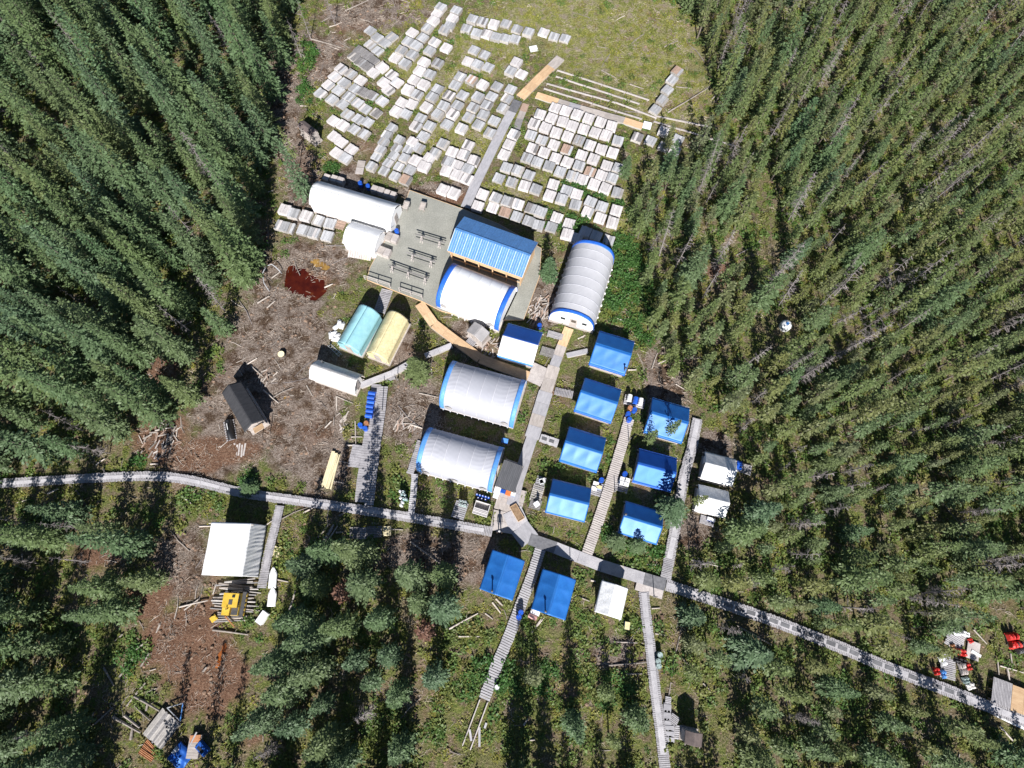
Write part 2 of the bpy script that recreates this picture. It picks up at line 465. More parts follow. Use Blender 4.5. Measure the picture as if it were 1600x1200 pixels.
def build_ground():
    inner = np.arange(-112, 112.01, 0.5)
    xs = np.concatenate([[-3000, -1200, -500, -250, -150], inner, [150, 250, 500, 1200, 3000]])
    inner = np.arange(-42, 122.01, 0.5)
    ys = np.concatenate([[-3000, -1200, -500, -200, -80], inner, [160, 250, 500, 1200, 3000]])
    X, Y = np.meshgrid(xs, ys)
    Z = ground_h(X, Y)
    far = (np.abs(X) > 111) | (Y < -41) | (Y > 121)
    Z[far] = 0
    n, m = X.shape
    co = np.stack([X, Y, Z], -1).reshape(-1, 3)
    I = np.arange(n * m).reshape(n, m)
    F = np.stack([I[:-1, :-1], I[:-1, 1:], I[1:, 1:], I[1:, :-1]], -1).reshape(-1, 4)
    me = bpy.data.meshes.new('ground')
    me.vertices.add(len(co)); me.vertices.foreach_set('co', co.ravel())
    me.loops.add(F.size); me.loops.foreach_set('vertex_index', F.ravel())
    me.polygons.add(len(F)); me.polygons.foreach_set('loop_start', np.arange(0, F.size, 4))
    me.polygons.foreach_set('use_smooth', np.ones(len(F), bool))
    me.update(calc_edges=True)
    z = zones(X, Y)
    at = me.attributes.new('soil_kind', 'FLOAT_COLOR', 'POINT')
    at.data.foreach_set('color', np.stack([z[0], z[1], z[2], z[3]], -1).reshape(-1, 4).astype(np.float32).ravel())
    m_, nt, b, out = new_mat('forest_floor')
    tc = nt.nodes.new('ShaderNodeTexCoord')
    v = tc.outputs['Object']
    n1 = noise(nt, v, 0.9, 5, 0.65); n2 = noise(nt, v, 5.0, 4, 0.65); n3 = noise(nt, v, 17.0, 3, 0.6); n0 = noise(nt, v, 0.22, 3)
    fine = math_n(nt, 'ADD', math_n(nt, 'MULTIPLY', n2, 0.55), math_n(nt, 'MULTIPLY', n3, 0.45))
    base = ramp(nt, fine, [(0.35, (0.052, 0.038, 0.024)), (0.46, (0.130, 0.102, 0.060)), (0.55, (0.20, 0.160, 0.105)), (0.66, (0.36, 0.31, 0.25))])
    base2 = ramp(nt, fine, [(0.36, (0.030, 0.044, 0.014)), (0.47, (0.095, 0.120, 0.032)), (0.57, (0.19, 0.200, 0.062)), (0.68, (0.36, 0.32, 0.17))])
    floor = mixc(nt, ramp(nt, n1, [(0.44, (0, 0, 0)), (0.56, (1, 1, 1))]), base, base2)
    mud = ramp(nt, fine, [(0.33, (0.065, 0.048, 0.038)), (0.45, (0.165, 0.125, 0.100)), (0.55, (0.27, 0.222, 0.190)), (0.66, (0.45, 0.40, 0.36))])
    mudb = ramp(nt, fine, [(0.36, (0.030, 0.018, 0.013)), (0.50, (0.085, 0.055, 0.038)), (0.60, (0.15, 0.11, 0.075)), (0.70, (0.32, 0.26, 0.20))])
    n4 = noise(nt, v, 0.55, 5, 0.7)
    mud = mixc(nt, ramp(nt, n4, [(0.42, (0, 0, 0)), (0.54, (1, 1, 1))]), mudb, mud)
    red = ramp(nt, fine, [(0.34, (0.065, 0.034, 0.022)), (0.48, (0.155, 0.085, 0.055)), (0.58, (0.225, 0.140, 0.095)), (0.70, (0.38, 0.27, 0.19))])
    moss = ramp(nt, fine, [(0.35, (0.085, 0.098, 0.026)), (0.46, (0.18, 0.188, 0.058)), (0.56, (0.29, 0.275, 0.105)), (0.67, (0.47, 0.42, 0.25))])
    mossb = ramp(nt, fine, [(0.34, (0.15, 0.12, 0.07)), (0.5, (0.26, 0.22, 0.15)), (0.68, (0.42, 0.37, 0.30))])
    moss = mixc(nt, ramp(nt, n1, [(0.46, (0, 0, 0)), (0.60, (1, 1, 1))]), moss, mossb)
    grn = ramp(nt, fine, [(0.34, (0.035, 0.060, 0.016)), (0.46, (0.095, 0.125, 0.030)), (0.57, (0.20, 0.205, 0.062)), (0.68, (0.37, 0.33, 0.17))])
    grn = mixc(nt, ramp(nt, n1, [(0.46, (0, 0, 0)), (0.58, (1, 1, 1))]), grn, base)
    a = nt.nodes.new('ShaderNodeAttribute'); a.attribute_name = 'soil_kind'
    sep = nt.nodes.new('ShaderNodeSeparateColor'); nt.links.new(a.outputs['Color'], sep.inputs[0])
    def fac(s):
        return math_n(nt, 'ADD', math_n(nt, 'MULTIPLY', s, 1.5), math_n(nt, 'MULTIPLY_ADD', n2, 0.9), True)
    def fz(s):
        q = math_n(nt, 'MULTIPLY_ADD', n2, 0.8); q.node.inputs[2].default_value = -0.5
        return math_n(nt, 'MULTIPLY', math_n(nt, 'ADD', s, q), 1.6, True)
    col = mixc(nt, fz(a.outputs['Alpha']), floor, grn)
    col = mixc(nt, fz(sep.outputs[2]), col, moss)
    col = mixc(nt, fz(sep.outputs[0]), col, mud)
    col = mixc(nt, fz(sep.outputs[1]), col, red)
    nt.links.new(col, b.inputs['Base Color'])
    b.inputs['Roughness'].default_value = 0.95
    b.inputs['Specular IOR Level'].default_value = 0.1
    bp = nt.nodes.new('ShaderNodeBump'); bp.inputs['Strength'].default_value = 1.0; bp.inputs['Distance'].default_value = 0.30
    nt.links.new(fine, bp.inputs['Height']); nt.links.new(bp.outputs[0], b.inputs['Normal'])
    me.materials.append(m_)
    o = obj('ground', me)
    tag(o, 'mossy boggy clearing floor of peat, litter and low plants', 'ground', kind='structure')
    # tannin pools
    wm, nt, b, out = new_mat('tannin_water')
    tc = nt.nodes.new('ShaderNodeTexCoord')
    f = noise(nt, tc.outputs['Object'], 0.8, 3)
    nt.links.new(ramp(nt, f, [(0.35, (0.036, 0.0045, 0.002)), (0.6, (0.062, 0.009, 0.003)), (0.78, (0.13, 0.04, 0.01))]), b.inputs['Base Color'])
    b.inputs['Roughness'].default_value = 0.08
    wm2, nt, b, out = new_mat('ochre_water')
    tc = nt.nodes.new('ShaderNodeTexCoord')
    f = noise(nt, tc.outputs['Object'], 0.9, 3)
    nt.links.new(ramp(nt, f, [(0.35, (0.17, 0.095, 0.03)), (0.65, (0.30, 0.18, 0.05))]), b.inputs['Base Color'])
    b.inputs['Roughness'].default_value = 0.12
    wm3, nt, b, out = new_mat('rust_water')
    tc = nt.nodes.new('ShaderNodeTexCoord')
    f = noise(nt, tc.outputs['Object'], 0.9, 3)
    nt.links.new(ramp(nt, f, [(0.35, (0.20, 0.055, 0.012)), (0.65, (0.30, 0.10, 0.025))]), b.inputs['Base Color'])
    b.inputs['Roughness'].default_value = 0.12
    labs = ['dark red-brown bog pool beside the deck', 'shallow ochre puddle in the mud above the red pool', 'narrow rust orange ditch water below the yellow machine', 'small ochre puddle right of the black-roofed cabin']
    for (pp, k), poly, c, lab in zip(POOL_W, POOL_POLY, POOL_C, labs):
        big = [(c[0] + (q[0] - c[0]) * 1.25 , c[1] + (q[1] - c[1]) * 1.25) for q in poly]
        o = MB().prism(big, -0.6, -0.11).build('pool', [(wm, wm2, wm3)[k]])
        tag(o, lab, 'pool', kind='structure')
build_ground()
# ------------------------------------------------------------------ boardwalks and paths
def resample(pts, step):
    out = [Vector(pts[0])]
    acc = 0.0
    for a, b in zip(pts[:-1], pts[1:]):
        a, b = Vector(a), Vector(b)
        L = (b - a).length
        d = step - acc
        while d <= L:
            out.append(a + (b - a) * (d / L)); d += step
        acc = L - (d - step)
    return out
def smooth_path(pts, n=8):
    pts = [Vector(p) for p in pts]
    if len(pts) < 3: return pts
    res = []
    ext = [pts[0] * 2 - pts[1]] + pts + [pts[-1] * 2 - pts[-2]]
    for i in range(1, len(ext) - 2):
        p0, p1, p2, p3 = ext[i - 1:i + 3]
        for k in range(n):
            t = k / n
            res.append(0.5 * ((2 * p1) + (p2 - p0) * t + (2 * p0 - 5 * p1 + 4 * p2 - p3) * t * t + (3 * p1 - p0 - 3 * p2 + p3) * t ** 3))
    res.append(pts[-1])
    return res
def boardwalk(name, label, px, width, z=0.35, plank=0.15, gap=0.035, mat='boardwalk', centre=None, mats_on=None, widths=None, jag=0.06):
    pts = [P(q[0], q[1], z) for q in px]
    pts = smooth_path(pts)
    root = thing(name, label, 'boardwalk', (pts[0].x, pts[0].y, 0))
    o = Vector((pts[0].x, pts[0].y, 0))
    line = resample(pts, plank + gap)
    tot = len(line)
    mb = MB()
    for i, p in enumerate(line):
        q = line[min(i + 1, tot - 1)] - line[max(i - 1, 0)]
        an = math.atan2(q.y, q.x)
        w = width if widths is None else np.interp(i / tot, [k for k, _ in widths], [v for _, v in widths])
        ww = w * (1 + rng.uniform(-jag, jag))
        off = rng.uniform(-jag, jag) * 0.35
        c = p - o + Vector((-math.sin(an) * off, math.cos(an) * off, -0.02 + rng.uniform(-0.012, 0.012)))
        mb.box(c, (plank * rng.uniform(0.9, 1.05), ww, 0.04), an + rng.uniform(-0.02, 0.02), rx=rng.uniform(-0.008, 0.008))
    pl = mb.build('planks', mat, root); pl['kind'] = 'stuff'
    for s in (-1, 1):
        st = MB()
        ln = resample(pts, 1.5)
        for a, b in zip(ln[:-1], ln[1:]):
            d = (b - a).normalized(); nrm = Vector((-d.y, d.x, 0)) * (s * width * 0.33)
            st.tube(a - o + nrm - Vector((0, 0, 0.12)), b - o + nrm - Vector((0, 0, 0.12)), 0.07, n=6)
        st.build('stringer', 'log', root)
    ps = MB()
    for i, a in enumerate(resample(pts, 2.2)):
        for s in (-1, 1): ps.tube(a - o + Vector((s * 0.1, 0, -z - 0.25)), a - o + Vector((s * 0.1, 0, -0.15)), 0.08, n=6)
    ps.build('footings', 'log', root)['kind'] = 'stuff'
    if centre:
        cw, cm, ln_ = centre
        cl = resample(pts, ln_)
        for a, b in zip(cl[:-1], cl[1:]):
            an = heading(a, b); m = (a + b) / 2 - o
            MB().box((0, 0, 0), ((b - a).length - 0.03, cw * rng.uniform(0.95, 1.05), 0.022)).build('centre_board', cm, root, (m.x + rng.uniform(-.03, .03), m.y, z + 0.016 + rng.uniform(0, 0.006)), an + rng.uniform(-.015, .015))
    if mats_on:
        cw, every, ln_, f0, f1 = mats_on
        cl = resample(pts, every)
        for i, (a, b) in enumerate(zip(cl[:-1], cl[1:])):
            if not f0 <= i / len(cl) <= f1 or rng.random() < 0.12: continue
            an = heading(a, b); m = (a + b) / 2 - o
            MB().box((0, 0, 0), (ln_, cw, 0.02)).build('grip_mat', 'rubber_mat', root, (m.x, m.y, z + 0.045), an + rng.uniform(-.03, .03))
    for a, b in zip(pts[:-1], pts[1:]): KEEP_SEG.append(((a.x, a.y), (b.x, b.y), width * 0.5 + 0.35))
    return root
def sheet_path(name, label, px, width, mat='plywood', z=0.32, length=2.4, cat='path', mats=None, widths=None, frame=True):
    pts = [P(q[0], q[1], z) for q in px]
    o = Vector((pts[0].x, pts[0].y, 0))
    root = thing(name, label, cat, o)
    n = 0
    for k, (a, b) in enumerate(zip(pts[:-1], pts[1:])):
        L = (b - a).length
        cnt = max(1, round(L / length))
        an = heading(a, b)
        w0 = width if widths is None else widths[k]
        for i in range(cnt):
            c = a + (b - a) * ((i + 0.5) / cnt) - o
            mm = mat if mats is None else mats[min(len(mats) - 1, n)]
            ext = 0.12 if cnt == 1 else 0.0
            MB().box((0, 0, 0), (L / cnt - 0.018 + ext, w0 * rng.uniform(0.985, 1.01), 0.03)).build('plywood_sheet', mm, root, (c.x, c.y, z - 0.015 + 0.006 * (n % 3)), an + rng.uniform(-0.008, 0.008))
            n += 1
        if frame:
            fr = MB()
            d = (b - a).normalized(); nr = Vector((-d.y, d.x, 0))
            for s in (-1, 0, 1):
                m = (a + b) / 2 - o + nr * (s * w0 * 0.44)
                fr.box((m.x, m.y, z / 2 - 0.12), (L, 0.09, z + 0.14), an)
            fr.build('joist', 'side_wood', root)
        KEEP_SEG.append(((a.x, a.y), (b.x, b.y), w0 * 0.5 + 0.3))
    return root
S = Zm
# main walkways
boardwalk('boardwalk', 'long curving grey plank walk entering from the left edge to the junction', [(-40,757),(60,752),(140,747),(240,744),(300,751),(380,770),(470,783),(560,796),(650,810),(770,831)], 1.1, centre=(0.42, 'board_centre', 2.4))
boardwalk('boardwalk', 'plank walk with dark grip mats running to the lower right corner', [(1042,914),(1100,933),(1200,967),(1300,1006),(1400,1048),(1500,1086),(1620,1134)], 1.22, centre=(0.62, 'board_centre', 2.4), mats_on=(0.42, 1.25, 0.95, 0.1, 0.8))
boardwalk('boardwalk', 'straight slatted plank walk between the two rows of blue tents', [(983,655),(972,695),(958,742),(937,808),(917,866)], 1.22, gap=0.05, plank=0.2, mat='board_pinkish', jag=0.03)
boardwalk('boardwalk', 'plank walk between the right blue tents and the two white tents', [(1090,655),(1081,700),(1069,745),(1056,820),(1040,905)], 1.2, centre=(0.6, 'board_centre', 2.4))
boardwalk('boardwalk', 'sloping slatted walk between the two lowest blue tents, ending in open stringers', [(846,853),(831,900),(812,950),(793,1000),(776,1040),(756,1094)], 1.2, gap=0.055, plank=0.2, mat='board_centre', jag=0.04)
boardwalk('boardwalk', 'narrow plank walk leaving the bottom edge past the dark outhouse', [(1006,926),(1010,965),(1016,1010),(1024,1080),(1033,1150),(1042,1225)], 1.12, centre=(0.6, 'board_centre', 2.6))
boardwalk('boardwalk', 'double-width weathered plank walk left of the arch shelters, right lane', [(599,605),(594,650),(588,690),(582,740),(576,790)], 1.1, gap=0.05, plank=0.24, jag=0.03)
boardwalk('boardwalk', 'double-width weathered plank walk left of the arch shelters, left lane', [(588,602),(580,655),(573,700),(566,745),(562,786)], 1.15, gap=0.02, plank=0.28, z=0.31, jag=0.04)
boardwalk('boardwalk', 'short grey plank landing along the left of the double walk', [(559,697),(552,728)], 1.3, gap=0.02, plank=0.28, z=0.30)
boardwalk('boardwalk', 'narrow pale plank walk by the propane bottles', [(648,742),(646,770),(642,806)], 0.75, gap=0.03, plank=0.2, mat='board_centre')
boardwalk('boardwalk', 'slanting plank side walk at the left end of the lowest arch shelter', [(657,690),(648,718),(640,742)], 0.85, gap=0.03, plank=0.2)
boardwalk('boardwalk', 'plank walk up to the white tarp building and yellow machine', [(437,791),(428,830),(418,870),(409,918)], 1.0, centre=(0.55, 'boardwalk', 2.4))
boardwalk('boardwalk', 'short slatted plank link to the second tent of the left blue row', [(868,611),(896,617)], 1.0, gap=0.04, z=0.3)
boardwalk('boardwalk', 'short plank link with two grip mats to the third tent of the left blue row', [(845,684),(872,693)], 1.0, gap=0.0, z=0.3, mat='board_centre', mats_on=(0.35, 0.9, 0.6, 0, 1))
sheet_path('plank_link', 'thin pale board link to the blue tent beside the long arch shelter', [(886,555),(918,548)], 0.62, 'grey_plywood', 0.33)
# wide central walk of sheets
cw = sheet_path('central_walk', 'wide plywood walk running down the middle of the camp', [(889,513),(878,540),(866,572),(853,612),(842,648),(831,684),(820,718),(809,752),(800,790)], 1.5,
           mats=['plywood','old_plywood','grey_plywood','old_plywood','old_plywood','grey_plywood','grey_plywood','old_plywood','grey_plywood'], widths=[1.2, 1.25, 1.5, 1.75, 1.7, 1.35, 1.35, 1.35], length=1.9, z=0.34)
sheet_path('stoop_deck', 'broad pale plywood landing right of the white and blue tent', [(846,572),(833,598)], 2.0, 'board_pinkish', 0.30, cat='deck')
sheet_path('junction_deck', 'wide plywood deck in front of the lowest arch shelter', [(803,762),(792,800),(786,832)], 3.1, mats=['old_plywood','old_plywood','old_plywood','board_pinkish'], z=0.30, length=1.3, cat='deck')
sheet_path('junction_walk', 'pale diagonal plywood walk at the camp junction', [(800,798),(812,824),(828,845)], 2.3, mats=['board_centre','grey_plywood','board_centre'], z=0.36, length=1.6)
sheet_path('cross_walk', 'plywood walk crossing behind the lowest blue tents', [(828,842),(868,856),(940,884),(1040,914)], 1.3, mats=['rubber_mat','board_centre','board_centre','board_pinkish','board_centre','rubber_mat','grey_plywood','rubber_mat'], z=0.37, length=2.4)
sheet_path('tent_landing', 'small plywood landing above the narrow bottom walk', [(994,913),(1036,928)], 1.2, 'board_pinkish', 0.33, length=1.4, cat='deck')
sheet_path('tan_path', 'tan plywood path bending past the lone round spruce', [(655,474),(678,506),(712,532),(750,560),(786,574),(826,588)], 1.25, mats=['plywood'] * 6 + ['plywood'] * 6, z=0.38, length=2.0)
sheet_path('plank_gangway', 'long pale plank gangway from the dirty white tent to the tan path', [(563,602),(612,583),(650,562)], 0.75, 'board_centre', 0.42, length=3.4)
sheet_path('plank_gangway', 'short pale plank gangway right of the lone round spruce', [(664,556),(706,539)], 0.7, 'board_centre', 0.40, length=2.4)
sheet_path('field_path', 'grey sheet path leading from the deck up through the core box field', [(727,324),(745,283),(770,232),(790,192),(809,157)], 1.35, mats=['grey_plywood'] * 7 + ['rubber_mat'] + ['grey_plywood'] * 4, z=0.25, length=2.4)
sheet_path('field_path', 'tan plywood ramp at the top of the core box field', [(813,152),(846,119),(876,90)], 1.45, mats=['plywood','plywood','plywood','plywood','old_plywood'], z=0.26, length=2.0)
sheet_path('field_walk', 'tan and grey plywood strip above the right core box grid', [(838,148),(872,159),(906,169),(945,180),(976,188),(1004,197)], 1.15, mats=['plywood','plywood','old_plywood','grey_plywood','old_plywood','old_plywood','old_plywood','plywood','new_lumber'], z=0.25, length=2.0)
sheet_path('red_mat_path', 'reddish boards beside the field path bend', [(822,162),(812,186),(806,206)], 1.0, mats=['rust_wood','old_plywood','dark_wood'], z=0.16, length=1.6)
z = S(620, 650)
# ------------------------------------------------------------------ big deck
DECK_PX = [(640,297),(722,326),(780,350),(846,388),(843,432),(818,500),(748,500),(690,486),(660,471),(626,458),(573,437),(578,418),(596,385),(622,345)]
deck_poly = [tuple(P(x, y, 0.5)[:2]) for x, y in DECK_PX]
deck = thing('core_deck', 'large grey-green deck with trestle racks between the sheds', 'deck', (deck_poly[0][0], deck_poly[0][1], 0))
do = deck_poly[0]
dl = [(a - do[0], b - do[1]) for a, b in deck_poly][::-1]
MB().prism(dl, 0.42, 0.5).build('deck_surface', 'deck_roofing', deck)
inner = [(x * 0.985 + 0.15, y * 0.985 - 0.1) for x, y in dl]
MB().prism(inner, -0.1, 0.418).build('deck_frame', 'side_wood', deck)
eb = MB()
for i in range(len(dl)):
    a, b = dl[i], dl[(i + 1) % len(dl)]
    eb.box(((a[0] + b[0]) / 2, (a[1] + b[1]) / 2, 0.43), (math.hypot(b[0] - a[0], b[1] - a[1]), 0.05, 0.16), heading(a, b))
eb.build('edge_board', 'plywood', deck)
for k in range(5):
    px = [(660,330,20),(690,360,25),(640,380,18),(600,415,22),(680,440,20)][k]
for a, b in zip(deck_poly, deck_poly[1:] + deck_poly[:1]): KEEP_SEG.append((a, b, 0.6))
c0 = P(710, 400)
KEEP_RECT.append((c0.x, c0.y, 12, 9, 0))

g = S(550, 280)
def rack(ends, legs, label):
    a, b = P(*g(*ends[0]), 1.5), P(*g(*ends[1]), 1.5)
    an = heading(a, b); L = (b - a).length; c = (a + b) / 2
    root = thing('trestle_rack', label, 'rack', (c.x, c.y, 0.5), an, 'trestle racks on the deck')
    MB().box((0, 0, 0.98), (L, 0.09, 0.09)).build('top_rail', 'dark_wood', root)
    MB().box((0, 0.36, 0.45), (L * 0.96, 0.05, 0.07)).build('side_rail', 'dark_wood', root)
    MB().box((0, -0.36, 0.45), (L * 0.96, 0.05, 0.07)).build('side_rail', 'dark_wood', root)
    for t in legs:
        x = (t - 0.5) * L
        for dx in (-0.16, 0.16):
            for s in (-1, 1):
                MB().tube((x + dx * 0.3, 0.02 * s, 0.95), (x + dx, 0.5 * s, 0.0), 0.045, 0.045, 6).build('leg', 'board_pinkish', root)
        MB().box((x, 0, 0.42), (0.05, 0.8, 0.08)).build('cross_brace', 'board_pinkish', root)
rack(((525,455),(775,530)), (0.22, 0.82), 'uppermost two-trestle rack on the grey-green deck')
rack(((450,610),(695,690)), (0.22, 0.85), 'middle two-trestle rack on the grey-green deck')
rack(((300,710),(635,830)), (0.1, 0.5, 0.92), 'lowest and longest trestle rack, three trestles, on the grey-green deck')
def guard(ends, label):
    a, b = P(*g(*ends[0]), 0.5), P(*g(*ends[1]), 0.5)
    an = heading(a, b); L = (b - a).length; c = (a + b) / 2
    root = thing('guard_rail', label, 'railing', (c.x, c.y, 0.5), an)
    for t in (-0.5, 0, 0.5): MB().box((t * (L - .1), 0, 0.5), (0.09, 0.09, 1.0)).build('post', 'board_pinkish', root)
    for zz in (0.5, 0.97): MB().box((0, 0.07, zz), (L, 0.04, 0.1)).build('rail', 'board_pinkish', root)
guard(((110,835),(325,905)), 'guard rail at the left end of the lower deck edge')
guard(((398,935),(592,1000)), 'guard rail beside the tan path on the lower deck edge')

# ------------------------------------------------------------------ tents
def gable(name, label, corners, eave, ridge, axis='x', roof='blue_tarp', wall='white_canvas', group=None, valance=None, ribs=3, sag=0.05, over=0.32,
          cat='tent', base=0.28, wall_m=None, door='left', pipe=None, band=None, vdrop=0.28, floor='old_plywood', roof_n=None, round_=0.0):
    ctr, an, L, W = fit_rect(*corners, eave)
    root = thing(name, label, cat, (ctr.x, ctr.y, 0), an, group)
    KEEP_RECT.append((ctr.x, ctr.y, L / 2 + 0.3, W / 2 + 0.3, an))
    A, B = (L, W) if axis == 'x' else (W, L)          # A along the ridge, B across
    T = (lambda x, y, z: (x, y, z)) if axis == 'x' else (lambda x, y, z: (-y, x, z))
    mb = MB(); mb.box((0, 0, base / 2 - 0.1), (L - 2 * over + 0.3, W - 2 * over + 0.3, base + 0.2)); mb.build('floor_platform', floor, root)
    seed = rng.random() * 50
    slope = (ridge - eave) / (B / 2)
    def top(u, v, side):
        x = (u - 0.5) * A
        y = v * B / 2
        d = 0.0
        if sag:
            q = (u * ribs) % 1.0
            e = math.sin(math.pi * v)
            d = -sag * 0.55 * math.sin(math.pi * q) * e
            d += (0.010 * math.sin(19 * u + 7 * v + seed) + 0.007 * math.sin(31 * v - 9 * u + seed * 2)) * e
        zz = ridge - slope * y + d
        if round_: zz += round_ * (1 - abs(1 - v * 2) ** 2) * (ridge - eave)
        return T(x, side * y, zz)
    for side in (1, -1):
        f = (lambda u, v, s=side: top(u, v, s)) if side == -1 else (lambda u, v, s=side: top(1 - u, v, s))
        MB().sheet(lambda u, v: f(1 - u, v), 30, 10, 0.02).build('roof_panel', (roof_n or roof) if side == 1 else roof, root, smooth=True)
        # normals face up: order u reversed on one side
    if valance:
        for side in (1, -1):
            def vf(u, v, s=side):
                uu = u if s == 1 else 1 - u
                return T((uu - 0.5) * A, s * (B / 2 + 0.01 + v * 0.10), eave + 0.005 - v * vdrop + 0.015 * math.sin(uu * 40) * v)
            MB().sheet(vf, 24, 2, 0.015).build('valance', valance, root, smooth=True)
    hb = B / 2 - over
    ha = A / 2 - over
    ez = eave + slope * over - 0.10
    for side in (1, -1):
        mb = MB(); c = T(0, side * (hb - 0.02), (base + ez) / 2)
        sz = (2 * ha, 0.04, ez - base) if axis == 'x' else (0.04, 2 * ha, ez - base)
        mb.box(c, sz); mb.build('side_wall', wall, root)
        mb = MB()
        x = side * (ha + 0.003)
        pr = [(-hb, base), (hb, base), (hb, ez), (0, ridge - 0.12), (-hb, ez)]
        vs = [T(x, y, z_) for y, z_ in pr] + [T(x - side * 0.04, y, z_) for y, z_ in pr]
        mb.add(vs, [(0,1,2,3,4), (9,8,7,6,5)] + [(i, (i + 1) % 5, (i + 1) % 5 + 5, i + 5) for i in range(5)])
        mb.build('end_wall', wall, root)
    s = -1 if door == 'left' else 1
    mb = MB()
    dz = min(1.85, ez + 0.3)
    sz = (0.05, 0.8, dz) if axis == 'x' else (0.8, 0.05, dz)
    mb.box(T(s * (ha + 0.03), 0, base + dz / 2), sz); dr = mb.build('door', 'old_plywood', root)
    mb = MB(); mb.box(T(s * (ha + 0.075), 0.3, base + 0.95), (0.04, 0.12, 0.04)); mb.build('handle', 'dark_steel', dr)
    # pole frame along the eaves and ridge
    for y, z_ in ((B / 2 - 0.16, eave - 0.16), (-B / 2 + 0.16, eave - 0.16)):
        mb = MB(); e = A / 2 + 0.18
        mb.tube(T(-e, y, z_), T(e, y, z_), 0.045, n=6); mb.build('eave_pole', 'fresh_log', root)
    if pipe:
        px_, py_ = pipe
        zz = ridge - slope * abs(py_ * B / 2)
        mb = MB(); mb.lathe([(0.07, -0.2), (0.07, 0.75), (0.14, 0.78), (0.14, 0.86), (0.02, 0.92)], 10, T(px_ * A / 2, py_ * B / 2, zz)); mb.build('stove_pipe', 'dark_steel', root)
    return root
def Q(zm, *pts): return [zm(*p) for p in pts]
z1 = S(850, 480); z2 = S(840, 620); z3 = S(930, 780); z4 = S(1060, 660); z5 = S(700, 780); z6 = S(650, 400)
GL = 'blue tents of the left row'; GR = 'blue tents of the right row'
EV, RG = 1.65, 2.85
gable('wall_tent', 'blue roofed wall tent beside the long silver arch shelter, top of the left row', Q(z1,(465,195),(760,290),(670,560),(370,470)), EV, RG, group=GL, valance='band_blue', pipe=(0.9,-0.8))
gable('wall_tent', 'blue wall tent with drum stand at its right end, second in the left row', Q(z1,(340,585),(645,690),(560,960),(250,860)), EV, RG, group=GL, valance='band_blue')
gable('wall_tent', 'third blue wall tent down the left row, between two grassy plots', Q(z2,(265,250),(575,350),(490,625),(175,530)), EV, RG, group=GL, valance='blue_tarp', vdrop=0.15)
gable('wall_tent', 'lowest blue wall tent of the left row, coolers at its right end', Q(z2,(130,680),(455,765),(385,1045),(55,965)), EV, RG, group=GL, vdrop=0.1)
gable('wall_tent', 'blue wall tent with two tree shadows on its roof, top of the right row', Q(z2,(960,10),(1280,95),(1190,385),(880,285)), EV, RG, group=GR, valance='blue_tarp', wall='light_blue_tarp')
gable('wall_tent', 'blue wall tent half shaded by the broad spruce, middle of the right row', Q(z2,(850,430),(1170,520),(1100,785),(785,705)), EV, RG, group=GR, roof='navy_tarp', valance='band_blue', wall='light_blue_tarp', vdrop=0.15)
gable('wall_tent', 'lowest blue wall tent of the right row above the shrubs', Q(z3,(250,10),(575,110),(505,380),(190,285)), EV, RG, group=GR, wall='white_canvas', vdrop=0.15, pipe=(-0.95, 0.05))
gable('wall_tent', 'upper of the two small white canvas tents with a blue box behind', Q(z4,(235,245),(490,310),(435,535),(165,465)), EV, RG - 0.1, roof='white_canvas', sag=0.03, group='small white tents at the right')
gable('wall_tent', 'lower of the two small white canvas tents, leaning sapling across it', Q(z4,(185,520),(430,575),(375,800),(110,730)), EV, RG - 0.1, roof='white_canvas', sag=0.03, group='small white tents at the right')
gable('wall_tent', 'bright blue tent left of the sloping slatted walk', Q(z5,(370,420),(650,515),(530,845),(260,745)), 1.9, 2.75, axis='y', sag=0.10, group='blue tents below the junction', pipe=(-0.88, 0.25), vdrop=0.1)
gable('wall_tent', 'bright blue tent right of the sloping slatted walk', Q(z5,(790,580),(1075,670),(970,1010),(690,910)), 1.9, 2.75, axis='y', sag=0.10, group='blue tents below the junction', pipe=(-0.88, 0.22))
gable('wall_tent', 'white canvas tent below the cross walk, right of the blue pair', Q(z5,(1285,680),(1505,740),(1440,1010),(1215,930)), 1.8, 2.7, axis='y', roof='white_canvas', sag=0.03)
gable('wall_tent', 'tent with dark blue upper and white lower slope beside the central walk', Q(z6,(765,555),(1060,645),(970,905),(680,830)), 1.8, 2.95, roof='white_tarp', roof_n='navy_tarp', valance='band_light_blue', vdrop=0.35)
zd = S(400, 180); za = S(400, 380); zc = S(280, 540); zl = S(280, 760)
gable('storage_tent', 'long overexposed white tarp shelter at the upper left of the deck', Q(zd,(530,550),(1205,740),(1130,950),(455,745)), 1.9, 3.3, roof='white_tarp', wall='white_tarp', sag=0.05, ribs=6, round_=0.25, over=0.1, door='right', base=0.3)
gable('storage_tent', 'smaller white tarp shelter directly below the long white one', Q(zd,(800,880),(1075,965),(985,1150),(730,1070)), 1.8, 2.8, roof='white_tarp', wall='white_tarp', sag=0.05, ribs=3, round_=0.2, over=0.1, base=0.3)
gable('storage_tent', 'dirty white canvas tent at the left end of the plank gangway', Q(zc,(1150,120),(1525,235),(1475,420),(1095,275)), 1.6, 2.9, roof='dirty_canvas', wall='dirty_canvas', sag=0.04, ribs=3, round_=0.2, pipe=(-0.7, 0.8), door='right')
gable('storage_tent', 'turquoise tarp tent beside the yellow one', Q(za,(825,505),(1020,600),(890,925),(700,855)), 1.5, 2.9, axis='y', roof='turquoise_tarp', wall='turquoise_tarp', sag=0.05, ribs=4, round_=0.35, over=0.1)
